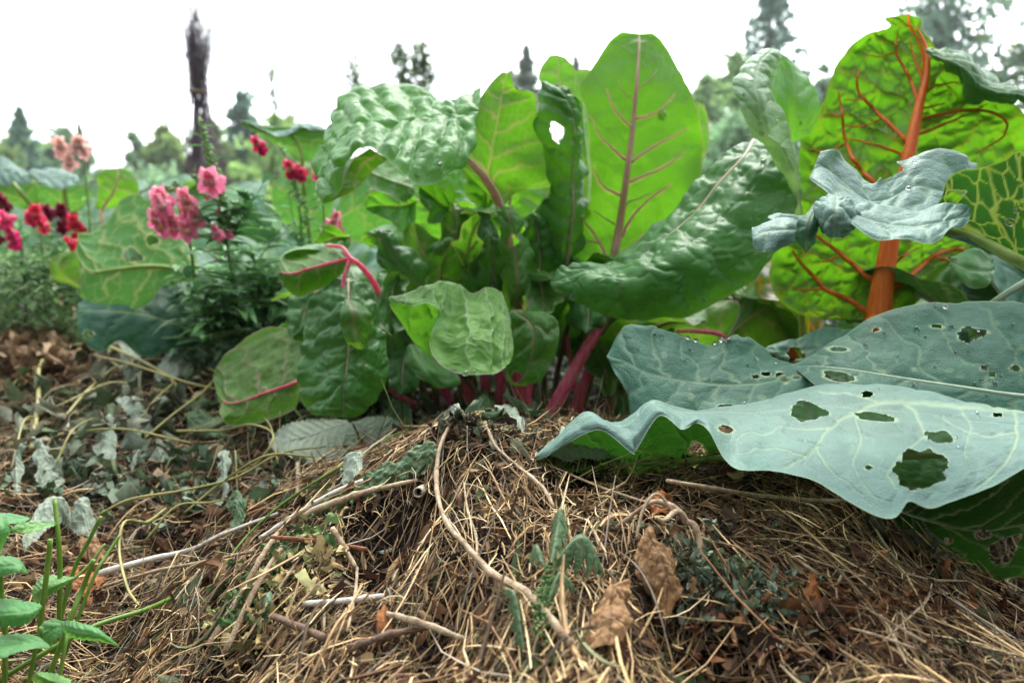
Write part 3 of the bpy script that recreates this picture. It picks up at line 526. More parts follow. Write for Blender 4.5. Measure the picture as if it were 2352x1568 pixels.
def quick(pl, u, v, L, W, ang, d, kind, sd_, tilt=-.05, **kw):
    a = math.radians(ang); ax = np.array([math.sin(a), -math.cos(a)]); sx = np.array([math.cos(a), math.sin(a)]); rows = []
    for i, (f, w_) in enumerate([(0, .06), (.12, .55), (.32, .95), (.55, 1.0), (.78, .78), (.93, .42), (1, .06)]):
        c_ = np.array([u, v])+ax*L*(f-.5)+sx*W*.12*math.sin(sd_+f*4); q = []
        for sg in (-1, -.5, 0, .5, 1):
            p_ = c_+sx*W*.5*w_*sg*(1+.12*math.sin(sd_*3+f*7+sg)); q.append((p_[0], p_[1], d+tilt*f+.02*sg*sg*(1 if sd_ % 2 else -1)*(W/100)))
        rows.append(q)
    o_ = dict(see='top', amp=.006, tamp=.002, terv=.08, ruf=.006, ruff=120, crum=.001, res=.002, stalk=[], smat='pinkpale', srad=(.0018, .0006)); o_.update(kw)
    return leaf(pl, rows, kind, 500+sd_, **o_)
for i, q in enumerate([(905,700,150,80,190,.90,'chard_dark'),(700,720,120,70,215,.93,'chard_dark'),(960,720,120,70,160,.93,'chard'),(1020,620,150,75,10,.96,'chard'),(900,470,120,110,250,1.04,'chard_pale'),(1235,600,220,90,-8,.97,'chard_dark'),
   (1260,500,160,80,12,1.0,'chard'),(1330,560,150,80,-15,1.02,'chard_dark'),(1240,680,120,80,185,.93,'chard'),(1340,700,130,90,170,.95,'chard_dark'),(1010,460,110,90,290,1.02,'chard_dark'),(1180,400,140,80,0,1.0,'chard'),
   (1100,420,120,80,-20,1.02,'chard_dark'),(930,850,110,80,200,.9,'chard_dark'),(1380,820,180,90,175,1.0,'chard'),(860,850,120,70,185,.93,'chard_dark'),(1080,560,140,60,5,.93,'chard'),(1130,620,160,60,-10,.94,'chard_dark'),(760,560,90,70,240,1.0,'chard'),(1440,900,140,90,190,1.02,'chard_dark')]):
    quick(ch, *q, i)
# inner leaves and stalks that fill the heart of the plant
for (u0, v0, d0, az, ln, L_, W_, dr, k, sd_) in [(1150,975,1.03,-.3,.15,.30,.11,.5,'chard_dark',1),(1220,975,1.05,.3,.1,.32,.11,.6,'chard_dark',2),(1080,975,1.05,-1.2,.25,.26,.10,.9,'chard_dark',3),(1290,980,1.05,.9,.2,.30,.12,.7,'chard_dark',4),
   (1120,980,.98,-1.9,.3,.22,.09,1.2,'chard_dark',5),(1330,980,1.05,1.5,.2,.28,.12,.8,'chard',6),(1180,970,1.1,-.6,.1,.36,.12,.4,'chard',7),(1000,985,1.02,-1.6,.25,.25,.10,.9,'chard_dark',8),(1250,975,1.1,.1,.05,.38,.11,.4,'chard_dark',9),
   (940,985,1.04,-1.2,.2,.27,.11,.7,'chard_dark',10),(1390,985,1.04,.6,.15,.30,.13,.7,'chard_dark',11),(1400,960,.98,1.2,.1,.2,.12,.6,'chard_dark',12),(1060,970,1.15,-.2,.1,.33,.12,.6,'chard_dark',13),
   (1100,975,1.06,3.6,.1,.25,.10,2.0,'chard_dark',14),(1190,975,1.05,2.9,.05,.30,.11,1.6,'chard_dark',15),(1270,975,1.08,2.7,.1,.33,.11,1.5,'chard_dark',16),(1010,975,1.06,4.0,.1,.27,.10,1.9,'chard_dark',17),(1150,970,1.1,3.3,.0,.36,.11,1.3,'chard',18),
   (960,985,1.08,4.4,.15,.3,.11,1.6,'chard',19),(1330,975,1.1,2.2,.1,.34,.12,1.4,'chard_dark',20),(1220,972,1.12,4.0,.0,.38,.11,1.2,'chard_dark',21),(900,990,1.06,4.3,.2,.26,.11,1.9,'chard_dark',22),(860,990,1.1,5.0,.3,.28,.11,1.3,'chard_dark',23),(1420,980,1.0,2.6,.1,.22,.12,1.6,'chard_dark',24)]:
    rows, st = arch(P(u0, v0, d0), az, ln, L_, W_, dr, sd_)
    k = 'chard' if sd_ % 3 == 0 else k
    leaf(ch, rows, k, 60+sd_, world=True, amp=.006, ruf=.006, ruff=120, tamp=.002, terv=.1, stalk=st, smat='greenstalk', srad=(.0038,.001,.005), res=.003, sec=.03)
for a, b, r_ in [((1210,975,.95),(1215,860,.93),.0062),((1222,978,.93),(1205,870,.9),.0055),((1185,965,.99),(1190,700,.97),.006),((1150,955,1.0),(1155,850,.98),.007),((1120,945,1.02),(1110,850,1.0),.008),((1085,940,1.02),(1070,850,1.0),.009),
                 ((1030,915,.98),(1005,860,.96),.005),((945,925,.98),(880,885,.94),.004),((1060,960,1.0),(1020,885,.97),.0055),((1170,960,1.02),(1140,860,1.0),.006),((1340,960,1.03),(1300,760,1.05),.0035)]:
    m_ = [(a[i]*.5+b[i]*.5)+(random.uniform(-6, 6) if i == 0 else 0) for i in range(3)]
    a2 = (a[0]+(a[0]-b[0])*.15, a[1]+(a[1]-b[1])*.15, a[2])
    stalk(ch, [a2, a, m_, b], [r_*1.1, r_, r_*.85, r_*.7], 'pink', 'leaf_stalk')
# ------------------------------------------------------------------ orange veined chard (right)
oc = thing('chard_plant', 'chard with one huge backlit leaf on a thick orange stalk, at the right', 'chard', P(2000, 1000, .95))
_b1 = leaf(oc, [[(1990,735,.83),(2014,742,.83),(2040,738,.83)],[(1870,730,.86),(2017,705,.83),(2090,712,.85)],[(1785,685,.87),(2022,662,.83),(2140,655,.86)],[(1762,605,.88),(2032,600,.83),(2205,595,.88)],[(1792,525,.88),(2046,520,.83),(2280,540,.9)],
  [(1822,425,.88),(2070,420,.84),(2350,465,.9)],[(1832,320,.89),(2092,318,.85),(2378,350,.9)],[(1878,240,.89),(2109,240,.86),(2350,262,.88)],[(1908,165,.89),(2125,175,.87),(2245,170,.88)],[(1965,92,.89),(2122,115,.88),(2152,115,.88)],
  [(2040,64,.89),(2095,62,.89),(2124,75,.89)],[(2034,40,.89),(2085,33,.89),(2118,42,.89)]],
  'chard_orange', 71, see='under', sec=.05, cot=.75, amp=.012, tamp=.006, ter=.019, edge=.045, ruf=.004, wm=.0042, veinw=1.0, margin=.15, secv=.25, stalk=[(1960,990,.92),(1990,900,.87),(2008,810,.84)], smat='orange', srad=(.0145,.0012,.017), res=.0014, maxn=280, terv=.1, label='huge backlit leaf with orange veins')
veinlets(_b1, [([(2020,655),(1983,627),(1931,584),(1887,548),(1860,535)],.0034,.0012),([(2005,728),(1966,697),(1896,662),(1846,612),(1820,575)],.0038,.0011),([(2040,672),(2092,630),(2145,588),(2190,572),(2215,573)],.0040,.0014),([(2145,590),(2175,596),(2200,606)],.0018,.0008),
  ([(2046,612),(2080,585),(2110,570)],.0016,.0007),([(2083,327),(2027,270),(1983,227),(1966,192),(1974,157)],.0026,.0008),([(2079,362),(2040,342),(1985,325),(1930,318)],.0017,.0006),([(2035,455),(2010,425),(1974,383),(1944,331),(1935,270),(1926,209)],.0032,.0008),
  ([(2108,235),(2088,174),(2057,122),(2062,78)],.0022,.0007),([(2124,195),(2100,140),(2090,90)],.0015,.0006),([(2105,278),(2166,261),(2236,253),(2288,261),(2315,288),(2297,322),(2245,352)],.0021,.0009),([(2103,310),(2160,290),(2220,264)],.0020,.0008),
  ([(2122,212),(2160,195),(2200,188)],.0013,.0006),([(2115,250),(2170,237)],.0013,.0006),([(2027,270),(1974,290),(1931,284)],.0011,.0005),([(1944,331),(1896,349),(1861,344)],.0012,.0005),([(1935,270),(1896,253)],.0010,.0005),([(1983,227),(1940,232)],.0009,.0005),
  ([(2057,122),(2020,130),(1985,128)],.0010,.0005),([(1896,662),(1850,665),(1815,655)],.0012,.0005),([(1931,584),(1900,600),(1870,603)],.0012,.0005),([(2070,395),(2110,380),(2150,385)],.0015,.0006),([(1974,383),(1920,395),(1870,392)],.0012,.0005),([(2236,253),(2270,240)],.0010,.0005),([(2010,425),(1960,440),(1900,436)],.0015,.0005)], 'orange')
leaf(oc, [[(2122,112,.86),(2126,118,.86),(2130,125,.86)],[(2165,122,.88),(2170,135,.83),(2180,150,.84)],[(2215,130,.9),(2215,155,.82),(2205,188,.84)],[(2250,160,.9),(2245,190,.82),(2232,232,.84)],[(2295,192,.9),(2290,210,.82),(2280,234,.84)],[(2330,205,.9),(2335,215,.83),(2330,232,.85)],[(2390,225,.88),(2390,230,.86),(2390,238,.86)]],
  'chard_dark', 72, see='top', amp=.005, ruf=.004, ruff=150, edge=.06, label='dark glossy rolled lip of the huge leaf')
leaf(oc, [[(1672,788,1.0),(1674,778,1.0),(1672,768,1.0)],[(1640,800,1.02),(1640,765,1.0),(1700,700,1.0)],[(1570,770,1.02),(1590,735,1.0),(1655,685,1.02)],[(1525,750,1.02),(1545,730,1.0),(1580,705,1.02)],[(1518,740,1.0),(1525,735,1.0),(1532,728,1.0)]], 'chard', 73, see='under', amp=.002)
leaf(oc, [[(1660,795,1.05),(1670,775,1.03),(1680,740,1.05)],[(1740,805,1.05),(1740,720,1.02),(1712,655,1.05)],[(1810,790,1.05),(1800,700,1.02),(1765,645,1.05)],[(1862,775,1.05),(1845,730,1.03),(1825,690,1.05)],[(1868,760,1.05),(1860,745,1.05),(1850,735,1.05)]], 'chard', 74, see='under', amp=.002, sec=.03)
stalk(oc, [(1555,760,1.0),(1600,760,1.0),(1650,766,1.0),(1675,785,1.0)], [.002,.0028,.003,.003], 'pink', 'leaf_stalk')
for (u0, v0, d0, az, ln, L_, W_, dr, k, sd_) in [(1980,1000,1.0,1.0,.2,.34,.16,.7,'chard_dark',1),(1950,1000,1.0,-.9,.25,.3,.14,.8,'chard_orange',2),(2050,1000,1.05,.6,.2,.38,.16,.6,'chard_dark',3),(1900,990,1.05,-1.5,.3,.26,.12,.9,'chard_dark',4),(2100,1000,1.1,1.4,.3,.4,.16,.7,'chard_dark',5)]:
    rows, st = arch(P(u0, v0, d0), az, ln, L_, W_, dr, 40+sd_)
    leaf(oc, rows, k, 80+sd_, world=True, amp=.006, stalk=st, smat='orange', srad=(.006,.0012,.008), res=.003, sec=.035)
# ------------------------------------------------------------------ young cabbage with a twisted leaf
tw_ = thing('cabbage_plant', 'pale green twisted cabbage leaf standing above the dark chard leaf', 'cabbage', P(1840, 960, .9))
leaf(tw_, [[(1824,500,.83),(1834,508,.83),(1842,500,.83)],[(1818,440,.81),(1832,445,.81),(1838,440,.82)],[(1760,345,.78),(1800,350,.77),(1834,380,.80)],[(1715,290,.77),(1760,310,.75),(1818,320,.79)],[(1693,225,.77),(1745,240,.74),(1800,265,.78)],
  [(1684,190,.78),(1735,190,.75),(1780,225,.78)],[(1705,150,.79),(1745,145,.77),(1770,190,.79)],[(1740,125,.80),(1770,120,.79),(1785,150,.8)],[(1775,115,.81),(1788,115,.81),(1796,125,.81)]],
  'twist', 91, see='top', sec=.022, amp=.003, tamp=.0008, edge=.05, ruf=.002, label='pale front half of the twisted leaf', res=.0014)
leaf(tw_, [[(1800,322,.81),(1815,328,.81),(1835,320,.81)],[(1780,260,.81),(1820,280,.79),(1865,305,.82)],[(1772,210,.81),(1825,230,.78),(1886,250,.82)],[(1785,150,.81),(1825,175,.79),(1872,200,.82)],[(1792,122,.81),(1812,135,.8),(1838,160,.82)]],
  'chard_pale', 92, see='top', sec=.022, cot=.9, amp=.002, tamp=.0005, edge=.03, ruf=.001, res=.0014, label='darker back half of the twisted leaf')
stalk(tw_, [(1850,965,.97),(1845,800,.95),(1838,650,.93),(1836,470,.84)], [.005,.004,.0035,.003], 'yellowrib', 'leaf_stalk')
# ------------------------------------------------------------------ cabbage at the right front
ca = thing('cabbage_plant', 'large glaucous cabbage with slug holes and water drops, right foreground', 'cabbage', P(2520, 1010, .78))
VC1 = [([(1800,1075),(1846,1048),(1879,1019),(1907,981),(1962,948),(2017,926),(2072,920)],2,5),([(2072,922),(2099,942),(2121,986),(2127,1008)],4.5,2.5),([(2330,942),(2335,997),(2319,1047),(2275,1096),(2240,1120)],4.5,2.5),([(2125,1000),(2075,1040),(2040,1085),(2055,1120)],3,2),
  ([(1874,1022),(1893,1060),(1930,1098)],3,1.6),([(2019,926),(1950,903),(1880,900)],3,1.5),([(2335,990),(2270,1000),(2205,982),(2160,960)],2.6,1.5),([(2072,921),(2200,932),(2330,942),(2420,955)],5,6),([(1907,981),(1850,985),(1790,975)],2.5,1.4),([(1850,1046),(1800,1030),(1740,1030)],2.4,1.3),([(1962,948),(1975,1010),(1960,1060),(1980,1110)],2.6,1.4),
  ([(1790,975),(1760,1000),(1720,990),(1690,1010)],1.8,1.2),([(2200,933),(2230,980),(2215,1040),(2235,1090)],2.4,1.4),([(1985,1110),(2010,1140),(2045,1150)],1.6,1.2),([(1930,1098),(1965,1120),(2000,1160)],1.6,1.1),([(1740,1030),(1700,1045)],1.6,1)]
_c1 = leaf(ca, [[(1232,1060,.56),(1228,1050,.56),(1226,1050,.55),(1225,1054,.55)],[(1300,1078,.60),(1283,1008,.57),(1272,1022,.545),(1262,1048,.54)],[(1350,1088,.60),(1318,975,.57),(1310,992,.545),(1308,1018,.54)],
  [(1400,1092,.60),(1352,957,.57),(1365,968,.54),(1380,988,.53)],[(1460,1092,.60),(1408,978,.57),(1430,998,.53),(1455,1040,.515)],[(1510,1086,.60),(1460,960,.57),(1460,990,.53),(1460,1032,.52)],[(1560,1078,.60),(1500,932,.575),(1505,940,.54),(1514,956,.53)],
  [(1610,1070,.60),(1560,944,.58),(1558,962,.54),(1564,990,.52)],[(1650,1060,.61),(1610,952,.585),(1605,962,.54),(1600,976,.53)],[(1690,1050,.62),(1662,944,.59),(1642,965,.54),(1628,992,.51)],
  [(1770,1045,.63),(1738,928,.60),(1712,990,.53),(1680,1068,.48)],[(1860,1045,.64),(1812,906,.61),(1790,1000,.51),(1770,1085,.455)],[(1950,1045,.65),(1900,886,.62),(1882,1010,.49),(1865,1108,.44)],[(2010,1045,.66),(1980,885,.62),(1962,1030,.475),(1952,1158,.42)],
  [(2080,1045,.66),(2060,890,.62),(2050,1040,.46),(2045,1188,.405)],[(2150,1045,.66),(2135,903,.62),(2130,1035,.46),(2088,1150,.412)],[(2230,1045,.66),(2212,922,.62),(2210,1040,.465),(2155,1166,.415)],[(2310,1045,.67),(2300,937,.62),(2310,1035,.48),(2270,1122,.43)],
  [(2390,1045,.67),(2380,955,.62),(2390,1020,.5),(2370,1062,.46)],[(2480,1045,.68),(2480,990,.64),(2490,1010,.55),(2480,1030,.52)]],
  'cabbage', 101, flip=False, mid=1.55, terv=.10, secv=.35, vl=VC1, sec=.036, cot=.6, amp=.0018, tamp=.0005, ter=.013, edge=.015, ruf=.0015, ruff=60, wm=.0016, veinw=.75, res=.0011, maxn=420,
  holes=[(1853,944,37,22,8),(2014,958,42,9,6),(1993,904,11,7),(2158,1004,28,13,6),(2110,1078,45,52,20),(1667,984,16,7,8),(1995,1073,6,4),(1600,1030,17,12),(2290,952,8,4)], label='broad pale blue leaf with several ragged holes', rim=.3)
stalk(ca, [(1300,1084,.585),(1400,1068,.585),(1520,1062,.585),(1640,1052,.59),(1800,1045,.62),(2100,1040,.66),(2520,1010,.75)], [.0008,.0014,.0018,.0024,.0035,.005,.008], 'yellowrib', 'midrib')
leaf(ca, [[(1925,905,.64),(1915,885,.66),(1905,868,.68)],[(1850,930,.63),(1850,862,.66),(1850,833,.7)],[(1765,950,.62),(1755,880,.655),(1782,810,.7)],[(1690,962,.62),(1680,885,.655),(1702,772,.70)],[(1605,970,.62),(1605,880,.655),(1640,788,.7)],
  [(1525,978,.62),(1535,870,.655),(1572,764,.7)],[(1455,982,.63),(1475,852,.66),(1505,750,.7)],[(1440,905,.65),(1432,830,.67),(1445,738,.7)],[(1396,825,.68),(1394,818,.68),(1402,805,.69)]],
  'cabbage_dim', 102, terv=.12, see='top', sec=.03, cot=.8, amp=.0018, tamp=.0005, ter=.012, edge=.07, rag=.06, ruf=.003, holes=[(1665,938,22,9,-10),(1797,868,14,7,40),(1760,858,9,5),(1735,865,6,4),(1828,866,6,4)], scars=[(1525,814,8,9),(1607,874,6,6),(1620,870,7,5),(1635,872,4,5),(1583,893,4,3),(1587,910,9,9),(1600,928,4,7),(1740,878,6,7),(1750,912,12,7),(1640,820,10,4)], res=.0013, maxn=300, label='blue green leaf with a ragged margin and pale scars')
leaf(ca, [[(2500,990,.6),(2500,915,.64),(2500,770,.68)],[(2352,975,.6),(2352,908,.62),(2352,702,.69)],[(2232,960,.6),(2222,890,.62),(2232,688,.7)],[(2122,945,.6),(2102,872,.63),(2110,701,.7)],[(2022,930,.6),(2000,856,.64),(2000,732,.7)],
  [(1940,915,.61),(1930,845,.65),(1918,775,.7)],[(1872,885,.63),(1868,840,.67),(1862,810,.7)],[(1825,848,.67),(1822,842,.68),(1824,836,.69)]],
  'cabbage_dim', 103, terv=.12, see='top', sec=.04, cot=.7, amp=.0022, tamp=.0005, ter=.014, edge=.03, ruf=.003, holes=[(2228,767,29,15,-5),(1927,802,18,5),(1930,864,36,12,10),(2152,750,9,3),(2012,758,5,3),(2278,860,5,4),(2260,845,6,4),(2332,845,9,4)],
  stalk=[], scars=[(2100,848,9,7),(2180,850,12,6),(2205,865,12,5),(2160,880,5,5),(2345,800,14,6),(2090,870,4,4),(2060,830,4,5),(2210,888,9,5),(2275,880,10,6),(2325,928,14,8)], smat='bluerib', srad=(.0022,.0006), res=.0013, maxn=300, label='dusky blue green leaf seen against the orange chard')
leaf(ca, [[(2010,800,.76),(2005,775,.78),(2000,748,.8)],[(1925,836,.75),(1910,795,.77),(1930,755,.8)],[(1840,842,.75),(1822,808,.77),(1860,765,.8)],[(1775,818,.76),(1768,802,.77),(1790,785,.79)],[(1755,802,.77),(1754,800,.77),(1756,798,.77)]], 'cabbage_dim', 104, see='top', holes=[(1826,812,17,13,20)])
K5 = dict(see='top', sec=.026, cot=.6, amp=.0028, tamp=.0006, ter=.011, res=.0012, rag=.035, edge=.04, ruf=.0035, ruff=110)
leaf(ca, [[(2200,535,.55),(2225,450,.58),(2246,372,.6)],[(2140,545,.53),(2160,440,.57),(2205,350,.6)],[(2085,545,.52),(2100,430,.57),(2125,345,.6)],[(2030,535,.52),(2035,460,.56),(2050,378,.59)],[(1985,525,.52),(1990,460,.555),(2012,418,.575)],
  [(1940,500,.52),(1948,430,.56),(1985,405,.58)],[(1902,455,.535),(1905,395,.57),(1948,360,.585)],[(1872,425,.55),(1882,380,.57),(1925,341,.58)],[(1860,412,.56),(1872,378,.57),(1885,348,.58)]], 'cabbage', 105, label='ragged lobed leaf of pale blue green', holes=[(2040,385,24,26,10),(2192,455,20,17,-20)], **K5)
leaf(ca, [[(1930,505,.50),(1940,485,.53),(1950,458,.55)],[(2000,545,.49),(2010,510,.515),(2015,478,.54)],[(2065,562,.485),(2080,520,.51),(2090,475,.54)],[(2130,556,.485),(2145,515,.51),(2155,472,.54)],[(2190,530,.5),(2195,505,.52),(2205,480,.54)],[(2225,505,.52),(2228,498,.53),(2230,490,.54)]], 'cabbage', 106, label='narrow bright fold of the ragged leaf', **K5)
leaf(ca, [[(1900,446,.53),(1920,450,.53),(1940,455,.54)],[(1874,472,.52),(1920,478,.495),(1970,478,.53)],[(1873,505,.52),(1918,515,.49),(1978,500,.53)],[(1888,530,.52),(1920,535,.50),(1965,525,.53)],[(1910,543,.52),(1928,545,.515),(1945,540,.53)]], 'cabbage', 107, label='curled knob shaped lobe', see='top', amp=.003, sec=.018, res=.001, ruf=.001)
leaf(ca, [[(1852,540,.53),(1850,528,.53),(1846,518,.54)],[(1800,568,.515),(1800,530,.52),(1805,500,.54)],[(1765,580,.51),(1758,535,.52),(1758,506,.54)],[(1738,572,.52),(1733,545,.52),(1735,515,.54)],[(1727,545,.53),(1727,535,.53),(1728,525,.54)]], 'cabbage', 108, label='small round lobe at the leaf end', **{**K5, 'rag': .02})
leaf(ca, [[(1880,518,.54),(1880,508,.55),(1880,500,.56)],[(1840,525,.54),(1830,510,.55),(1830,495,.56)],[(1800,512,.54),(1790,505,.55),(1790,488,.56)],[(1765,505,.55),(1764,500,.55),(1766,496,.56)]], 'cabbage', 109, **K5)
leaf(ca, [[(1868,470,.53),(1880,465,.53),(1890,462,.53)],[(1838,505,.52),(1858,512,.51),(1888,510,.52)],[(1836,540,.52),(1852,548,.51),(1872,545,.52)],[(1848,578,.52),(1852,580,.52),(1856,576,.52)]], 'cabbage_dim', 110, **{**K5, 'rag': .02})
leaf(ca, [[(2470,280,.5),(2480,660,.54),(2480,690,.54)],[(2352,336,.52),(2352,606,.525),(2352,630,.53)],[(2292,366,.53),(2285,568,.53),(2290,585,.53)],[(2228,384,.54),(2225,540,.54),(2232,552,.535)],[(2180,412,.55),(2170,531,.545),(2178,540,.54)],
  [(2152,470,.55),(2125,531,.55),(2130,538,.545)],[(2085,535,.55),(2086,537,.55),(2088,540,.55)]], 'cabbage_under', 111, terv=.6, see='under', sec=.03, cot=.75, amp=.003, tamp=.001, ter=.013, edge=.03, rag=.03, veinw=1.5, wm=.003,
  stalk=[(2620,900,.72),(2560,760,.62)], smat='yellowrib', srad=(.0055,.0012,.007), holes=[(2190,452,20,14,-20)], res=.0012, maxn=300, label='dark green underside with bright yellow veins')
leaf(ca, [[(2045,1180,.56),(2055,1172,.55),(2070,1150,.54)],[(2110,1300,.68),(2140,1200,.6),(2170,1110,.54)],[(2230,1345,.70),(2250,1220,.6),(2280,1090,.52)],[(2370,1330,.70),(2390,1200,.6),(2400,1080,.52)],[(2500,1300,.70),(2510,1200,.6),(2520,1090,.52)]],
  'cabbage', 112, terv=.05, veinw=.6, see='under', holes=[(2305,1262,36,24,-40),(2258,1228,14,8),(2180,1240,7,6)], label='dark leaf hanging in deep shade')
for (u0, v0, d0, az, ln, L_, W_, dr, sd_) in [(2450,1000,.9,-.9,.3,.34,.17,.7,1),(2500,990,1.0,-.5,.3,.36,.18,.6,2),(2550,1000,.95,.2,.2,.4,.18,.7,3),(2480,1010,.8,-1.2,.6,.3,.16,.8,4),(2300,1000,1.0,-.6,.4,.3,.15,.9,5),(2620,980,.9,1.0,.3,.35,.18,.8,6),(2350,960,.95,.5,.1,.28,.15,.9,7)]:
    rows, st = arch(P(u0, v0, d0), az, ln, L_, W_, dr, 90+sd_)
    leaf(ca, rows, 'cabbage_dim', 120+sd_, world=True, amp=.003, stalk=st, smat='bluerib', srad=(.005,.0015,.007), res=.003, sec=.035)
leaf(ca, [[(2180,610,.75),(2182,600,.75),(2185,590,.75)],[(2220,655,.73),(2225,620,.74),(2225,575,.76)],[(2265,660,.73),(2265,625,.74),(2262,590,.76)],[(2285,630,.74),(2284,622,.75),(2284,612,.75)]], 'chard_dark', 131, see='top', amp=.004)
stalk(ca, [(2265,705,.74),(2310,675,.73),(2370,640,.72),(2450,600,.72)], [.0025,.003,.0035,.004], 'bluerib', 'leaf_stalk')
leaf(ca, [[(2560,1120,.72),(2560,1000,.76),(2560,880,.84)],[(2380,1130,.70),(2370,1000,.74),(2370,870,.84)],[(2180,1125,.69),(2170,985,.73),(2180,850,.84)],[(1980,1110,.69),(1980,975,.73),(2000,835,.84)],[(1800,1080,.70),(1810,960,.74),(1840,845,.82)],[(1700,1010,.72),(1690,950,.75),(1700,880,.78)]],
  'chard_dark', 113, see='top', amp=.004, ruf=.004, label='shaded leaf lying under the holed ones')  # dark chard colour on a cabbage leaf stands in for deep shade
# ------------------------------------------------------------------ broccoli style plants at the left
br = thing('broccoli_plant', 'broad leaved green plant behind the pink flowers, its big holed leaf facing left', 'brassica', P(520, 800, 1.3))
leaf(br, [[(463,628,1.2),(466,633,1.2),(462,640,1.2)],[(438,545,1.24),(430,625,1.19),(400,655,1.18)],[(385,440,1.26),(370,612,1.19),(365,668,1.17)],[(330,440,1.26),(320,612,1.18),(320,715,1.16)],[(272,462,1.25),(275,618,1.17),(275,722,1.15)],
  [(228,505,1.23),(235,622,1.16),(215,708,1.14)],[(182,528,1.2),(205,624,1.16),(186,690,1.14)],[(172,572,1.18),(178,590,1.17),(190,640,1.15)]],
  'broccoli', 141, see='under', sec=.05, cot=.9, amp=.003, tamp=.0008, ter=.022, edge=.06, rag=.06, veinw=1.7, wm=.004, holes=[(303,586,19,15,20),(352,552,13,10)], stalk=[(560,720,1.28),(510,660,1.24)], smat='yellowrib', srad=(.0045,.0015,.006), res=.0022, label='large leaf underside with yellow veins and two round holes')
leaf(br, [[(486,790,1.2),(486,785,1.2),(484,778,1.2)],[(420,800,1.17),(420,752,1.19),(455,680,1.24)],[(335,822,1.14),(360,730,1.17),(380,648,1.24)],[(275,785,1.13),(290,718,1.15),(290,680,1.2)],[(225,812,1.1),(235,714,1.13),(225,690,1.18)],[(188,780,1.1),(185,712,1.12),(190,692,1.15)],[(178,740,1.1),(178,720,1.11),(182,705,1.12)]],
  'cabbage_dim', 142, see='top', sec=.05, cot=.9, amp=.003, ter=.02, edge=.05, rag=.05, veinw=1.3, holes=[(203,768,11,9)], stalk=[], smat='yellowrib', srad=(.002,.001), res=.0022, label='darker blue green lower leaf')
leaf(br, [[(640,560,1.35),(645,540,1.35),(640,520,1.35)],[(600,560,1.35),(600,500,1.33),(600,460,1.35)],[(560,545,1.35),(568,480,1.32),(575,442,1.34)],[(535,530,1.33),(540,490,1.32),(550,450,1.33)]], 'cabbage', 143, see='top', rag=.1, edge=.08, label='pale ragged bluish leaf')
leaf(br, [[(700,560,1.4),(720,565,1.4),(740,560,1.4)],[(640,500,1.4),(700,510,1.37),(760,500,1.4)],[(625,440,1.4),(690,440,1.36),(770,430,1.4)],[(640,400,1.4),(700,390,1.37),(760,380,1.4)],[(670,385,1.4),(700,378,1.38),(730,378,1.4)]], 'broccoli', 144, see='under', sec=.05, ter=.02, veinw=1.3)
leaf(br, [[(735,545,1.3),(768,508,1.3),(770,490,1.3)],[(800,560,1.3),(815,480,1.28),(790,420,1.3)],[(870,545,1.3),(865,455,1.27),(850,410,1.3)],[(930,500,1.3),(920,450,1.28),(900,420,1.3)],[(945,470,1.3),(940,455,1.29),(935,440,1.3)]], 'broccoli', 145, see='under', sec=.04, ter=.02, veinw=1.2)
br2 = thing('broccoli_plant', 'green plant whose drooping top leaf shows a pale margin, behind the magenta flowers', 'brassica', P(700, 820, 1.5))
leaf(br2, [[(690,372,1.3),(695,374,1.3),(702,372,1.3)],[(648,345,1.32),(690,345,1.3),(745,362,1.3)],[(615,322,1.32),(675,312,1.3),(762,332,1.3)],[(585,303,1.32),(640,308,1.3),(762,305,1.3)],[(558,285,1.31),(600,300,1.3),(700,292,1.3)],[(550,279,1.3),(560,283,1.3),(580,290,1.3)]],
  'broccoli', 151, see='under', sec=.04, ter=.02, veinw=1.5, stalk=[(720,820,1.5),(715,600,1.4),(700,450,1.33)], smat='yellowrib', srad=(.003,.001,.006), label='drooping leaf with pale margin')
leaf(br2, [[(552,279,1.3),(556,280,1.31),(560,280,1.32)],[(600,302,1.29),(605,295,1.31),(620,290,1.33)],[(640,312,1.28),(650,300,1.31),(665,295,1.33)],[(700,295,1.29),(700,290,1.31),(705,288,1.33)],[(762,306,1.3),(762,300,1.31),(758,298,1.32)]], 'cabbage', 152, see='top')
for (u0, v0, d0, az, ln, L_, W_, dr, k, sd_) in [(700,830,1.55,.5,.3,.4,.2,.7,'broccoli',1),(640,830,1.6,-.5,.3,.4,.2,.8,'broccoli',2),(800,830,1.5,1.2,.3,.4,.2,.9,'broccoli',3),(760,830,1.7,0,.1,.42,.2,.7,'broccoli',4),(620,840,1.45,-1.3,.5,.35,.18,.9,'cabbage_dim',5),(850,850,1.4,.3,.4,.34,.17,.9,'broccoli',6)]:
    rows, st = arch(P(u0, v0, d0), az, ln, L_, W_, dr, 190+sd_)
    leaf(br2, rows, k, 160+sd_, world=True, amp=.004, stalk=st, smat='yellowrib', srad=(.004,.0015,.006), res=.005, sec=.05, ter=.02)
br3 = thing('broccoli_plant', 'low plant with two frosted rounded leaves at the left edge, above the red flowers', 'brassica', P(90, 690, 1.9))
leaf(br3, [[(-60,420,1.75),(-60,395,1.78),(-60,370,1.8)],[(0,425,1.72),(0,395,1.75),(0,362,1.8)],[(45,425,1.72),(45,405,1.74),(40,380,1.78)],[(72,418,1.73),(71,412,1.74),(68,400,1.76)]], 'cabbage', 171, see='top', edge=.02, label='frosted pale leaf')
leaf(br3, [[(66,398,1.75),(67,395,1.76),(72,390,1.78)],[(100,425,1.7),(105,408,1.73),(110,388,1.78)],[(145,435,1.7),(148,412,1.73),(150,390,1.78)],[(183,420,1.72),(182,412,1.73),(178,404,1.75)]], 'cabbage', 172, see='top', edge=.04, label='frosted pale leaf')
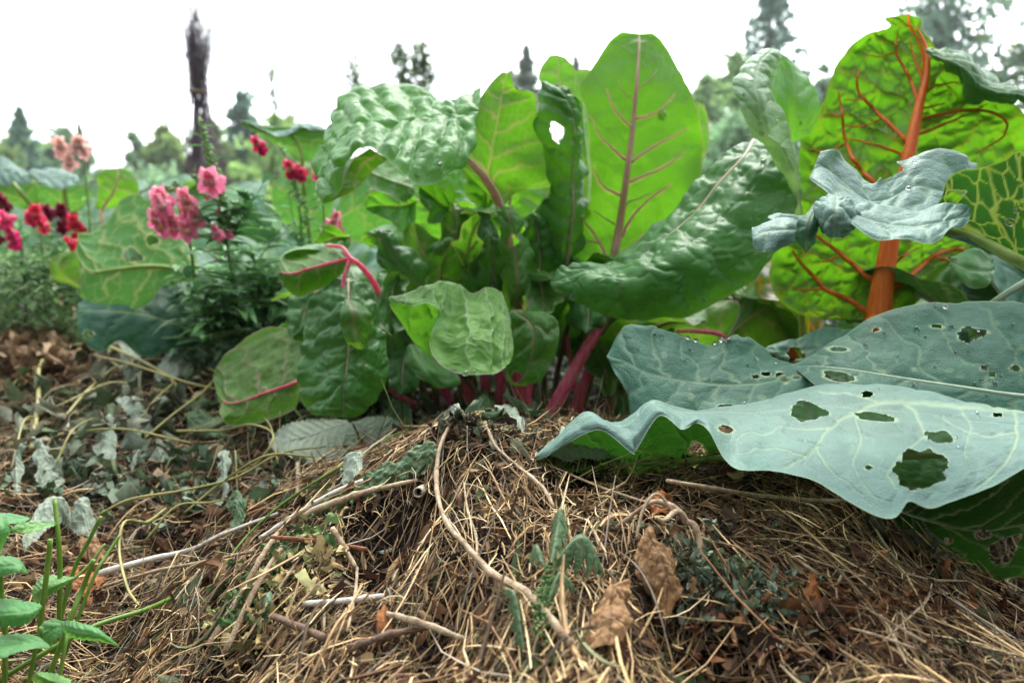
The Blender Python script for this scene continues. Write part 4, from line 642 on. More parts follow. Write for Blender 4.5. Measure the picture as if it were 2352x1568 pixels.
leaf(br3, [[(85,490,1.8),(75,478,1.8),(90,465,1.8)],[(40,478,1.8),(45,455,1.79),(90,425,1.8)],[(-20,465,1.8),(10,440,1.79),(60,415,1.8)],[(-60,440,1.8),(-40,425,1.8),(0,415,1.8)]], 'broccoli', 173, see='under')
leaf(br3, [[(215,478,1.7),(235,482,1.7),(250,478,1.7)],[(222,440,1.7),(262,440,1.68),(310,465,1.7)],[(225,400,1.7),(270,405,1.68),(320,430,1.7)],[(245,387,1.7),(272,386,1.69),(300,395,1.7)]], 'chard', 174, see='under', stalk=[(235,560,1.72),(236,520,1.7)], smat='pinkpale', srad=(.003,.001), label='bright backlit leaf')
leaf(br3, [[(95,490,1.85),(130,492,1.85),(180,488,1.85)],[(80,450,1.85),(140,450,1.83),(215,450,1.85)],[(90,425,1.85),(140,425,1.83),(200,425,1.85)]], 'broccoli', 175, see='under')
stalk(br3, [(80,482,1.75),(50,445,1.72),(30,420,1.72)], [.005,.005,.004], 'yellowrib', 'leaf_stalk')
stalk(br3, [(155,480,1.75),(150,450,1.73),(148,425,1.72)], [.005,.005,.004], 'yellowrib', 'leaf_stalk')
leaf(br3, [[(180,665,1.35),(185,660,1.35),(188,650,1.35)],[(125,640,1.35),(140,625,1.33),(185,600,1.35)],[(118,605,1.35),(140,595,1.33),(175,580,1.35)],[(135,580,1.35),(150,578,1.34),(165,576,1.35)]], 'chard', 176, see='under')
for (u0, v0, d0, az, ln, L_, W_, dr, k, sd_) in [(30,690,1.9,-.6,.3,.36,.2,.8,'broccoli',1),(150,690,1.95,.5,.3,.4,.2,.8,'broccoli',2),(-60,690,1.9,-1.0,.4,.4,.2,.8,'broccoli',3),(260,720,1.8,.8,.3,.42,.2,.8,'broccoli',4),(340,720,1.8,.2,.2,.4,.2,.8,'broccoli',5),(430,730,1.7,.5,.3,.4,.2,.8,'broccoli',6)]:
    rows, st = arch(P(u0, v0, d0), az, ln, L_, W_, dr, 290+sd_)
    leaf(br3, rows, k, 180+sd_, world=True, amp=.004, stalk=st, smat='yellowrib', srad=(.004,.0015,.006), res=.006, sec=.05, ter=.02)
# ------------------------------------------------------------------ straw mulch
def strands(n, name, lab, pal, wts, lens, rads, ang, spread, lift=0.012, seed=1, region=None, curl=0.35, flat=0.5, pitch=0.25, yr=(0.33, 2.6), nseg=5):
    rg = np.random.default_rng(seed)
    y = yr[0]*np.exp(rg.random(n)*math.log(yr[1]/yr[0])); x = (rg.random(n)*2-1)*0.92*(y+0.05)
    if region is not None:
        k = region(x, y, rg) & (rg.random(len(x)) > .93*hol(x, y)); x, y = x[k], y[k]; n = len(x)
    a = ang(x, y)+rg.normal(size=n)*spread
    L = lens[0]*np.exp(rg.random(n)*math.log(lens[1]/lens[0])); r = rads[0]*np.exp(rg.random(n)*math.log(rads[1]/rads[0]))
    z0 = rg.random(n)**1.5*lift; pt = rg.normal(size=n)*pitch; cu = rg.normal(size=n)*curl; cv = rg.normal(size=n)*curl*0.7
    s = np.linspace(-.5, .5, nseg)
    aa = a[:, None]+cu[:, None]*s*2
    dx = np.cos(aa)*(L/(nseg-1))[:, None]; dy = np.sin(aa)*(L/(nseg-1))[:, None]
    X = x[:, None]+np.cumsum(dx, 1)-dx.sum(1)[:, None]*.5; Y = y[:, None]+np.cumsum(dy, 1)-dy.sum(1)[:, None]*.5
    Z = H(X, Y)+z0[:, None]+(L*pt)[:, None]*s+(L*cv*0.35)[:, None]*(s**2*4-.3)
    Z = np.maximum(Z, H(X, Y)-0.006)
    Pt = np.stack([X, Y, Z], -1)
    T = np.gradient(Pt, axis=1); T /= np.linalg.norm(T, axis=2)[..., None]+1e-12
    up = np.zeros((n, 1, 3)); up[..., 2] = 1; up[:, 0, 0] = rg.normal(size=n)*.6; up[:, 0, 1] = rg.normal(size=n)*.6
    A = np.cross(T, up); A /= np.linalg.norm(A, axis=2)[..., None]+1e-9; B = np.cross(A, T)
    tp = np.array([.55, .95, 1, .9, .35]) if nseg == 5 else np.interp(np.linspace(0, 4, nseg), range(5), [.55, .95, 1, .9, .35])
    R = r[:, None]*tp
    th = np.array([0.3, 2.4, 4.5])
    V = Pt[:, :, None]+R[:, :, None, None]*(A[:, :, None]*np.cos(th)[None, None, :, None]+flat*B[:, :, None]*np.sin(th)[None, None, :, None])
    V = V.reshape(-1, 3)
    base = (np.arange(n)*nseg*3)[:, None, None, None]
    i = np.arange(nseg-1)[None, :, None]*3; j = np.arange(3)[None, None, :]
    q = np.stack([i+j, i+(j+1) % 3, i+3+(j+1) % 3, i+3+j], -1)[None][0]
    F = (base+q[None]).reshape(-1, 4)
    c = np.array(pal)[rg.choice(len(pal), size=n, p=np.array(wts)/sum(wts))]*(0.5+1.0*rg.random((n, 1))**1.5)*(.16+1.25*np.clip(z0/lift*1.9, 0, 1))[:, None]   # deeper strands darkened: shade between the straws is put into the colour
    C = np.repeat(c, nseg*3, axis=0)
    o = mesh(name, V, F, M['straw'], None, {'Col': C}, origin=(0, 0, 0)); tag(o, lab, 'straw', kind='stuff'); return o
GOLD=(.56,.39,.19); PALE=(.74,.58,.34); TAN=(.37,.245,.125); RUST=(.2,.105,.05); BRN=(.09,.06,.036); DRK=(.035,.02,.012); GRN=(.2,.22,.08); GRY=(.3,.25,.19)
def ang_main(x, y):
    u = 1176+FP*x/y
    t = sstep(900, 1150, u); a = math.radians(50)*(1-t)+math.radians(85)*t
    t2 = sstep(1350, 1750, u); return a*(1-t2)+math.radians(-18)*t2+0.5*vn(x*14, y*14, 9)
def ang_left(x, y): return math.radians(15)+1.2*vn(x*9, y*9, 8)
mound = lambda x, y, rg: (H(x, y) > 0.045+0*x) & (y < .72) & (x > -.22)
leftr = lambda x, y, rg: ~((y < .66) & (x > -.2)) & ~((y > .95) & (x > -.15)) & (rg.random(len(x)) < np.where(y > 1.8, .6, 1))
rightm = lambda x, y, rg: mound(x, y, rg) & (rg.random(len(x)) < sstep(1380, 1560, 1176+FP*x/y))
leftm = lambda x, y, rg: mound(x, y, rg) & (rg.random(len(x)) > sstep(1380, 1560, 1176+FP*x/y))
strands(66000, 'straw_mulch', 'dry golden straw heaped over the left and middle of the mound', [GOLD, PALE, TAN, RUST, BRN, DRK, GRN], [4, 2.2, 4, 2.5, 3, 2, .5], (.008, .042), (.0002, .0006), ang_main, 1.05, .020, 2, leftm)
strands(66000, 'straw_mulch', 'browner, darkened straw lying in long swathes over the right of the mound', [GOLD, (.3,.19,.09), TAN, RUST, BRN, DRK, GRN], [2.4, 3, 4, 3, 4, 2, .5], (.009, .05), (.0002, .00065), ang_main, .8, .020, 52, rightm)  # browner palette; part of the right side's shade is put into its colour
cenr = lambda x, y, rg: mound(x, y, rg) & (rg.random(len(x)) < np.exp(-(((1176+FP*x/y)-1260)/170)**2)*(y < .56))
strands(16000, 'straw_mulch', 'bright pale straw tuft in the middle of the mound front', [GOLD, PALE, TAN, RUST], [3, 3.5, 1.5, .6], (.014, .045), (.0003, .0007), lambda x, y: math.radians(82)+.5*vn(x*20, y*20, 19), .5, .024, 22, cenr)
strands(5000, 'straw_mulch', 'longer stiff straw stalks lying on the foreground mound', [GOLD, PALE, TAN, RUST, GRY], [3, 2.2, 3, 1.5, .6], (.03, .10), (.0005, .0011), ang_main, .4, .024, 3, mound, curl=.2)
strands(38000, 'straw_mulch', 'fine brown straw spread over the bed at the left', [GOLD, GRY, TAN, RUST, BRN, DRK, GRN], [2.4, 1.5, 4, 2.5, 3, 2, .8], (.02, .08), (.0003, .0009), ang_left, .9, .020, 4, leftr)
def flakes(n, name, lab, pal, wts, size, seed, region, lift=.017):
    rg = np.random.default_rng(seed); y = .33*np.exp(rg.random(n)*math.log(2.4/.33)); x = (rg.random(n)*2-1)*.92*(y+.05)
    k = region(x, y, rg); x, y = x[k], y[k]; n = len(x)
    s = size[0]*np.exp(rg.random(n)*math.log(size[1]/size[0])); a = rg.random(n)*6.28
    g = np.linspace(-1, 1, 4); gx, gy = np.meshgrid(g, g)
    gx = np.broadcast_to(gx, (n, 4, 4)); gy = np.broadcast_to(gy, (n, 4, 4))
    wv = gx*.62*(1-.6*gy**2)+rg.normal(size=(n, 4, 4))*.13; lv = gy*1.6+rg.normal(size=(n, 4, 4))*.13
    hz = rg.normal(size=(n, 1, 1))*.5*gx**2+rg.normal(size=(n, 1, 1))*.5*gy**2+rg.normal(size=(n, 4, 4))*.16+rg.normal(size=(n, 1, 1))*.45*gx+rg.normal(size=(n, 1, 1))*.45*gy
    ca_, sa = np.cos(a)[:, None, None], np.sin(a)[:, None, None]; S_ = s[:, None, None]*.5
    X = x[:, None, None]+S_*(wv*ca_*.6-lv*sa); Y = y[:, None, None]+S_*(wv*sa*.6+lv*ca_)
    Z = H(X, Y)+(rg.random(n)*lift)[:, None, None]+S_*hz
    V = np.stack([X, Y, Z], -1).reshape(-1, 3); F = (gridF(4, 4)[None]+(np.arange(n)*16)[:, None, None]).reshape(-1, 4)
    c = np.array(pal)[rg.choice(len(pal), size=n, p=np.array(wts)/sum(wts))]*(.6+.8*rg.random((n, 1)))
    o = mesh(name, V, F, M['flake'], None, {'Col': np.repeat(c, 16, 0)}, origin=(0, 0, 0)); return tag(o, lab, 'leaf litter', kind='stuff')
every = lambda x, y, rg: (y < 1.0) | (x < -.15) | (rg.random(len(x)) < .5)
flakes(17000, 'leaf_litter', 'crumbled brown leaf scraps and husks among the straw', [RUST, BRN, TAN, DRK, GOLD, (.16,.07,.05)], [3, 4, 2, 5, .6, 1.5], (.003, .009), 5, every)
flakes(900, 'leaf_litter', 'withered grey green leaf scraps scattered on the mulch', [(.16,.2,.12), (.24,.28,.2), (.08,.12,.05)], [2, 1.4, 2], (.006, .016), 6, every, .015)
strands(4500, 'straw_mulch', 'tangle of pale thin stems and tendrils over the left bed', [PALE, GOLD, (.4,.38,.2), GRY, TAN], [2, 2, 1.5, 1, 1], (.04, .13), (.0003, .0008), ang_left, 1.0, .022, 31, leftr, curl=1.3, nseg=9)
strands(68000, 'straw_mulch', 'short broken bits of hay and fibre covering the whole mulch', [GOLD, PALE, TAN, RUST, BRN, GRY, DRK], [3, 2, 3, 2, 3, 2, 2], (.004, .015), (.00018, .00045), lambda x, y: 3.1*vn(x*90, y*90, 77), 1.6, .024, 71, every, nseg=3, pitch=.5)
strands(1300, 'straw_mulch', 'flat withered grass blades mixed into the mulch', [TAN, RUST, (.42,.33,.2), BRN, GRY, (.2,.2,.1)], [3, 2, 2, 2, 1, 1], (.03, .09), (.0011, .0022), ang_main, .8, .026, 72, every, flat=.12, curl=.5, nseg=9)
# ------------------------------------------------------------------ placing on the ground
def G(u, v, lift=0.0):
    d = np.geomspace(.3, 4, 260); q = P(np.full(260, u), np.full(260, v), d)
    h = H(q[:, 0], q[:, 1]); k = np.argmax(q[:, 2] < h) if (q[:, 2] < h).any() else 200
    p = q[k].copy(); p[2] = h[k]+lift; return p
def Gs(*a): return np.array([G(*q) for q in a])
def lay(name, lab, cat, path, r, mat, lift=.012, rough=.12, n=8, group=None, flat=1.0, m=None):
    pp = [G(q[0], q[1], (q[2] if len(q) > 2 else lift)+.007) for q in path]
    if cat != 'runner' and len(path) < 6:       # stiff pieces bridge the dips of the mulch
        d0, d1 = pp[0][1], pp[-1][1]; k = len(path); q = np.array([P(path[i][0], path[i][1], d0+(d1-d0)*i/(k-1)) for i in range(k)])
        q[:, 2] += max(.004, (H(q[:, 0], q[:, 1])+.019-q[:, 2]).max()); pp = list(q)
    V, F = tube(np.array(pp), r, n=n, rough=rough, seed=len(path)+int(path[0][0]), flat=flat, m=m)
    return tag(mesh(name, V, F, M[mat]), lab, cat, group)
M['drystem'] = plainmat('weathered dry stem', (.24, .15, .08), (.55, .43, .28), scale=45, rough=.6, bump=.6, stretch=(3, 3, 1), bscale=400)
M['graystem'] = plainmat('bleached dry stem', (.42, .37, .3), (.68, .63, .55), scale=60, rough=.55, bump=.5, bscale=350)
M['brownstem'] = plainmat('brown woody twig', (.07, .04, .025), (.2, .12, .07), scale=90, rough=.7, bump=.7)
M['rusttwig'] = plainmat('reddish strip of bark', (.12, .035, .015), (.28, .1, .04), scale=90, rough=.6, bump=.6)
M['stolon'] = plainmat('yellow green runner', (.2, .2, .05), (.36, .32, .1), scale=30, rough=.45, bump=.15)
M['greenstem'] = plainmat('fresh green stem', (.1, .2, .02), (.17, .29, .04), scale=40, rough=.4, bump=.15, tw=.15, trans=(.3, .5, .05))
M['hollow'] = plainmat('cut hollow stem', (.5, .42, .3), (.68, .6, .45), scale=200, rough=.7, bump=.5)
M['black'] = plainmat('hollow shade black', (.004, .003, .002), (.01, .007, .005), scale=50, rough=.9)
M['deadleaf'] = leafmat('tan dead leaf', (.33, .2, .11), (.26, .15, .08), (.1, .05, .025), (.4, .24, .1), tw=.15, rough=.7, rough_under=.75, vtop=.7, vund=.7, vtrans=(.2, .1, .04), bump=1.0, spec=.2, fine=200, var=.9)
M['rustleaf'] = leafmat('rust brown dead leaf', (.36, .14, .05), (.32, .13, .05), (.16, .06, .02), (.4, .15, .04), tw=.15, rough=.7, rough_under=.75, vtop=.6, vund=.6, bump=.6, spec=.2, fine=200, var=.5)
M['wilt'] = leafmat('wilted strawberry leaf', (.1, .17, .1), (.27, .33, .26), (.38, .43, .34), (.2, .28, .14), tw=.12, rough=.6, rough_under=.7, vtop=.4, vund=.4, bump=.5, spec=.2, fine=250, var=.25)
M['wilt_dark'] = leafmat('limp green leaf', (.07, .14, .06), (.17, .24, .14), (.3, .34, .2), (.1, .2, .05), tw=.15, rough=.55, vtop=.4, vund=.5, bump=.5, spec=.3, fine=250, var=.35)
M['strawberry'] = leafmat('fresh strawberry leaf', (.08, .24, .08), (.16, .33, .1), (.2, .38, .14), (.2, .55, .06), tw=.3, rough=.5, vtop=.3, vund=.5, vtrans=(.3, .5, .1), bump=.3, spec=.35)
M['petal'] = colmat('soft petals', rough=.55, spec=.25, tw=.35, nscale=60, namp=.12, bump=.05)
M['foliage'] = colmat('small green foliage', rough=.5, spec=.35, tw=.3, nscale=25, namp=.25, bump=.1)
M['treeleaf'] = colmat('tree foliage', rough=.7, spec=.15, tw=.45, nscale=1.2, namp=.3, bump=0)
M['bark'] = plainmat('bark', (.05, .04, .035), (.12, .1, .085), scale=3, rough=.9)
M['brush'] = plainmat('bundled willow brushwood', (.09, .07, .085), (.2, .15, .16), scale=12, rough=.8)
M['twine'] = plainmat('straw coloured twine', (.28, .2, .1), (.42, .31, .17), scale=40, rough=.8)
# ------------------------------------------------------------------ leaflets (strawberry kind)
def leaflet(parent, rows, kind, seed, top=None, label=None, ground=True, lift=.03, see=None, name='leaflet', amp=.0016, **kw):
    if ground:
        R = np.array([[G(q[0], q[1], lift+(q[2] if len(q) > 2 else 0)) for q in r] for r in rows])
    else: R = P(*np.moveaxis(np.array(rows, float), -1, 0))
    a = dict(sec=.0062, cot=.8, amp=amp, tamp=.0003, ter=.004, edge=.03, ruf=.001, wm=.0006, res=.0009, world=True, see=see, veinw=.7, serr=.13); a.update(kw)
    return leaf(parent, R, kind, seed, name=name, label=label, **a)
# pale wilted fan of leaflets in the middle
t = thing('wilted_strawberry_leaf', 'large silvery fan of wilted strawberry leaflets below the drooping chard leaf', 'wilted leaf', G(800, 1000))
leaflet(t, [[(795,962,0.8507),(800,968,0.8465),(806,975,0.8416)],[(740,958,0.8510),(750,985,0.8321),(770,1025,0.8091)],[(690,960,0.8496),(705,1000,0.8216),(730,1060,0.7886)],[(650,975,0.8401),(665,1010,0.8166),(690,1062,0.7882)],[(622,1005,0.8231),(635,1025,0.8091),(655,1045,0.7991)],[(618,1018,0.8165),(622,1026,0.8109),(630,1035,0.8061)]], 'wilt', 201, see='under', ground=False, sec=.009)
leaflet(t, [[(796,968,0.8465),(801,970,0.8441),(808,970,0.8451)],[(765,1010,0.8196),(790,1005,0.8191),(822,1000,0.8241)],[(745,1050,0.7956),(778,1040,0.7966),(822,1030,0.8056)],[(742,1078,0.7780),(765,1068,0.7810),(800,1062,0.7872)],[(752,1088,0.7730),(760,1088,0.7720),(775,1084,0.7758)]], 'wilt', 202, see='under', ground=False, sec=.009)
leaflet(t, [[(806,968,0.8465),(808,970,0.8441),(812,972,0.8437)],[(850,955,0.8531),(850,980,0.8346),(835,1015,0.8171)],[(895,955,0.8531),(890,985,0.8321),(870,1035,0.8061)],[(922,970,0.8476),(915,995,0.8301),(895,1022,0.8152)],[(926,985,0.8396),(922,992,0.8347),(915,1002,0.8292)]], 'wilt', 203, see='under', ground=False, sec=.009)
WL = [([[(1040,905),(1045,912),(1050,915)],[(1080,892,.02),(1085,915,.015),(1090,945)],[(1125,895,.02),(1130,920,.02),(1130,948)],[(1155,915,.01),(1152,928,.01),(1148,942)]], 'wilt_dark', 'olive wilted serrated leaf in front of the pink stalks'),
 ([[(1090,1000),(1100,1004),(1105,1005)],[(1095,960,.02),(1115,965,.03),(1140,975,.01)],[(1105,935,.02),(1125,935,.03),(1150,950,.01)],[(1120,925),(1130,928),(1140,935)]], 'wilt_dark', 'upright dark serrated leaf at the mound crest'),
 ([[(985,1008),(988,1012),(992,1018)],[(1010,1000,.01),(1015,1012,.01),(1020,1022)],[(1045,1003,.01),(1048,1012,.01),(1050,1020)],[(1070,1010),(1070,1014),(1070,1018)]], 'wilt', 'thin pale leaf strip on the mound top'),
 ([[(1125,1020),(1130,1018),(1132,1012)],[(1140,1015,.012),(1160,1008,.015),(1165,992,.012)],[(1170,1035,.01),(1185,1020,.012),(1190,1002,.01)],[(1205,1045),(1212,1040),(1218,1032)]], 'wilt', 'folded pale leaf with pleats right of the mound top'),
 ([[(1255,1070),(1260,1085),(1268,1100)],[(1300,1062,.01),(1310,1090,.008),(1320,1112)],[(1370,1068,.01),(1375,1092,.008),(1375,1110)],[(1425,1085),(1425,1095),(1425,1105)]], 'wilt', 'pale veined leaf lying in the shade under the cabbage leaf'),
 ([[(865,900,.04),(872,900,.04),(880,900,.04)],[(850,930,.03),(875,930,.035),(905,932,.03)],[(860,960,.01),(880,958,.015),(908,958,.01)],[(875,975),(885,976),(895,975)]], 'wilt_dark', 'grey green limp leaf beside the large silvery fan'),
 ([[(250,838,.03),(252,842,.03),(250,850,.03)],[(300,832,.04),(310,845,.04),(300,862,.02)],[(355,822,.04),(355,838,.04),(345,860,.02)],[(388,815,.03),(390,825,.03),(385,835,.02)]], 'wilt', 'pale crumpled leaf under the dark broccoli leaf'),
 ([[(345,875,.03),(350,870,.03),(352,862,.03)],[(385,880,.03),(385,862,.04),(380,845,.03)],[(420,860,.03),(415,840,.04),(410,825,.03)],[(440,835,.02),(438,825,.02),(435,815,.02)]], 'wilt', 'torn pale leaf standing up left of the red veined leaf'),
 ([[(285,860,.02),(300,852,.03),(318,858,.02)],[(278,880,.02),(300,878,.03),(328,885,.02)],[(285,905,.01),(300,905,.02),(320,905,.01)],[(298,918),(305,920),(312,915)]], 'wilt', 'small pleated pale leaf near the looping runners'),
 ([[(480,862,.02),(478,868,.02),(476,876,.02)],[(430,868,.03),(430,885,.03),(430,905,.01)],[(385,885,.03),(388,900,.03),(395,918,.01)],[(355,905,.01),(358,912,.01),(365,920,.01)]], 'wilt', 'ribbed pale leaf pointing left, below the torn one'),
 ([[(75,1092,.02),(72,1095,.02),(68,1098,.02)],[(62,1115,.02),(52,1122,.03),(42,1130,.015)],[(58,1150,.01),(42,1150,.02),(32,1155,.01)],[(52,1175),(42,1176),(32,1176)]], 'wilt', 'narrow folded grey leaf at the left edge of the straw'),
 ([[(76,1090,.025),(80,1092,.025),(85,1092,.025)],[(80,1120,.02),(100,1118,.03),(118,1112,.02)],[(85,1160,.01),(108,1148,.02),(140,1135,.01)],[(95,1178),(125,1160),(155,1142)]], 'wilt', 'broad grey leaf hanging beside the narrow folded one'),
 ([[(245,1030,.02),(255,1030,.025),(268,1030,.02)],[(225,1060,.01),(248,1062,.02),(270,1062,.01)],[(215,1090),(242,1095,.01),(270,1092)],[(225,1105),(240,1108),(262,1105)]], 'wilt', 'dull green flat leaf between the curling runners'),
 ([[(270,990,.02),(275,985,.02),(280,982,.02)],[(285,1010,.02),(310,1000,.03),(320,985,.02)],[(310,1025,.01),(330,1015,.02),(345,1000,.01)],[(340,1035),(348,1028),(355,1020)]], 'wilt', 'upper limp leaf between the curling runners'),
 ([[(530,1112,.02),(520,1112,.02),(508,1118,.02)],[(532,1145,.02),(518,1140,.03),(504,1140,.02)],[(526,1175,.01),(516,1170,.02),(505,1160,.01)],[(524,1198),(518,1196),(512,1190)]], 'wilt', 'pointed curled leaf with pale back, mid left'),
 ([[(303,1142,.01),(306,1136,.01),(310,1128,.01)],[(318,1128,.015),(322,1120,.02),(320,1108,.015)],[(330,1112),(334,1104),(334,1096)]], 'wilt', 'tiny pale leaf scrap left of the pointed curled leaf'),
 ([[(341,1112,.01),(345,1118,.01),(350,1122,.01)],[(368,1106,.015),(370,1115,.02),(372,1122,.01)],[(398,1096),(402,1102),(400,1110)]], 'wilt', 'thin pale leaf strip in the straw, mid left'),
 ([[(530,1212,.01),(545,1212,.015),(560,1218,.01)],[(526,1240,.01),(548,1240,.02),(568,1245,.01)],[(540,1270),(552,1272),(565,1270)]], 'wilt_dark', 'dark green rolled leaf below the long runners'),
 ([[(58,1300,.01),(56,1308,.01),(60,1315)],[(85,1262,.02),(95,1285,.02),(100,1300,.01)],[(130,1238,.02),(140,1255,.03),(142,1275,.01)],[(165,1238,.01),(168,1248,.01),(168,1262)]], 'wilt', 'grey ribbed leaf behind the cut green stems'),
 ([[(170,1242,.01),(168,1255,.01),(166,1270)],[(198,1232,.02),(198,1256,.02),(195,1285)],[(225,1240),(226,1256),(222,1278)]], 'wilt', 'faded net veined leaf right of the cut stems'),
 ([[(85,738,.06),(82,748,.06),(80,760,.04)],[(125,730,.08),(128,745,.08),(130,765,.05)],[(175,735,.06),(178,748,.06),(175,768,.04)]], 'deadleaf', 'pinkish dry leaf at the far left end of the bed'),
 ([[(640,925,.02),(645,940,.02),(655,955)],[(680,930,.02),(690,945,.03),(700,960)],[(735,940),(738,950),(740,960)]], 'wilt', 'pale leaf tucked under the green hanging leaf'),
 ([[(1180,1000,.01),(1180,985,.02),(1180,970,.01)],[(1215,1015,.01),(1220,990,.02),(1222,965,.02)],[(1260,1020),(1262,1000,.01),(1262,985)]], 'wilt_dark', 'green leaf lying at the foot of the long pink stalk'),
 ([[(430,1020,.02),(432,1028,.02),(435,1035)],[(470,1010,.02),(475,1025,.02),(478,1040)],[(515,1025),(518,1032),(518,1040)]], 'wilt_dark', 'limp green leaf near the pale straw tuft'),
 ([[(940,1000,.02),(945,1008,.02),(948,1015)],[(900,985,.02),(905,1000,.02),(912,1018)],[(870,992),(872,1002),(878,1012)]], 'wilt_dark', 'shaded green leaf behind the silvery fan')]
for i, (rw, k, lb) in enumerate(WL):
    R = np.array([[G(q[0], q[1], .016+(q[2] if len(q) > 2 else 0)) for q in r] for r in rw])
    o = leaf(None, R, k, 210+i, name='wilted_leaf', world=True, see='under' if k == 'wilt' else 'top', sec=.0075, cot=.8, amp=.0013, tamp=.0004, crum=.002, ter=.005, edge=.05, ruf=.003, ruff=200, wm=.0007, res=.001, veinw=.7, serr=.12)
    tag(o, lb, 'wilted leaf')
# dead curled leaves
for i, (rw, k, lb) in enumerate([
 ([[(1480,1345,.03),(1490,1340,.035),(1500,1345,.03)],[(1458,1385,.02),(1485,1380,.045),(1530,1372,.03)],[(1466,1420,.015),(1505,1415,.045),(1552,1410,.025)],[(1490,1458,.01),(1525,1455,.035),(1556,1445,.02)],[(1520,1492,.005),(1530,1490,.01),(1545,1478,.01)]], 'deadleaf', 'large tan curled dead leaf on the front of the mound'),
 ([[(1450,1460,.03),(1445,1452,.03),(1438,1448,.03)],[(1448,1490,.02),(1410,1485,.035),(1375,1475,.02)],[(1445,1530,.02),(1400,1530,.03),(1350,1520,.01)],[(1440,1580,.01),(1395,1580,.02),(1330,1580,.01)]], 'deadleaf', 'crumpled tan leaf at the bottom edge, below the curled one'),
 ([[(1480,1215,.01),(1485,1205,.012),(1492,1202,.01)],[(1490,1235,.008),(1500,1218,.02),(1512,1200,.01)],[(1515,1240,.008),(1522,1222,.02),(1530,1196,.01)],[(1532,1230),(1536,1218,.01),(1540,1200)]], 'rustleaf', 'small rust orange curled leaf on the straw'),
 ([[(880,1445,.008),(885,1455,.01),(888,1468)],[(850,1500,.008),(885,1490,.016),(910,1500,.006)],[(870,1540),(885,1535,.008),(895,1530)]], 'rustleaf', 'purplish brown leaf scrap with ragged edges'),
 ([[(180,1300,.01),(190,1290,.02),(205,1285,.01)],[(190,1330,.01),(215,1320,.03),(240,1310,.01)],[(215,1350),(235,1345,.02),(258,1335)]], 'deadleaf', 'rolled pinkish dry leaf behind the cut green stems'),
 ([[(140,1350),(150,1345,.01),(160,1340)],[(165,1400,.005),(195,1375,.02),(215,1350,.01)],[(210,1425),(235,1400,.015),(250,1375)]], 'rustleaf', 'reddish pleated dead leaf between the stems'),
 ([[(570,1180,.01),(578,1178,.015),(590,1182,.01)],[(560,1215,.01),(575,1215,.02),(592,1215,.01)],[(562,1240),(572,1242,.01),(582,1240)]], 'deadleaf', 'brown shrivelled leaf at mid left below the long runners'),
 ([[(605,1432,.01),(620,1430,.015),(635,1438,.01)],[(592,1455,.01),(612,1455,.02),(632,1458,.01)],[(598,1475),(608,1476,.006),(618,1472)]], 'wilt', 'papery cream petal on the green straw slope'),
 ([[(2150,1335),(2158,1330,.01),(2165,1325)],[(2155,1360,.005),(2165,1350,.015),(2175,1340,.01)],[(2165,1385),(2170,1375,.01),(2176,1362)]], 'rustleaf', 'brown leaf scrap on the right shoulder of the mound'),
 ([[(1850,1400),(1860,1390,.01),(1870,1385)],[(1840,1440,.006),(1865,1425,.02),(1890,1410,.008)],[(1850,1470),(1870,1460,.01),(1885,1450)]], 'rustleaf', 'brown torn leaf on the right front of the mound')]):
    R = np.array([[G(q[0], q[1], .010+.6*(q[2] if len(q) > 2 else 0)) for q in r] for r in rw])
    tag(leaf(None, R, k, 250+i, name='dead_leaf', world=True, see='top', sec=.011, cot=.8, amp=.0008, tamp=.0009, ter=.006, edge=.12, rag=.08, crum=.0026, ruf=.003, ruff=200, wm=.0006, res=.0009, veinw=.6), lb, 'dead leaf')
# wilted weed with green seed clusters
t = thing('wilted_weed', 'pulled weed with limp green lobed leaves and seed clusters, front of the mound', 'weed', G(1245, 1500))
def weedleaf(rows, k, sd): leaflet(t, rows, k, sd, see='top', name='leaf', amp=.0012, serr=.5, sec=.014, lift=.008)
weedleaf([[(1262,1420,.02),(1265,1418,.022),(1270,1418,.02)],[(1262,1385,.02),(1280,1385,.035),(1302,1388,.025)],[(1262,1362,.02),(1285,1362,.04),(1308,1372,.025)],[(1278,1335,.02),(1285,1332,.03),(1298,1340,.02)]], 'wilt_dark', 301)
weedleaf([[(1258,1425,.02),(1255,1422,.02),(1252,1418,.02)],[(1240,1425,.02),(1232,1410,.03),(1240,1395,.025)],[(1218,1400,.015),(1215,1392,.02),(1220,1380,.02)]], 'wilt_dark', 302)
weedleaf([[(1275,1425,.02),(1278,1420,.025),(1280,1412,.02)],[(1320,1435,.015),(1325,1412,.035),(1330,1390,.025)],[(1360,1432,.015),(1358,1410,.03),(1352,1392,.02)],[(1388,1415,.01),(1386,1408,.015),(1382,1402,.01)]], 'wilt_dark', 303)
weedleaf([[(1255,1510,.02),(1262,1500,.02),(1262,1490,.02)],[(1285,1480,.015),(1285,1465,.025),(1280,1450,.02)],[(1320,1450,.01),(1318,1442,.015),(1312,1436,.01)]], 'wilt_dark', 304)
weedleaf([[(1156,1465,.015),(1160,1462,.018),(1168,1465,.015)],[(1165,1500,.015),(1178,1500,.025),(1192,1500,.015)],[(1175,1540,.01),(1190,1540,.02),(1205,1535,.01)],[(1195,1580),(1205,1580,.01),(1212,1578)]], 'wilt_dark', 305)
V, F = tube(Gs((1235,1590,.01),(1232,1520,.02),(1250,1460,.025),(1268,1415,.022),(1280,1370,.03)), [.0011, .0006], n=6); mesh('stem', V, F, M['greenstem'], t)
b = MB(); rg = np.random.default_rng(5)
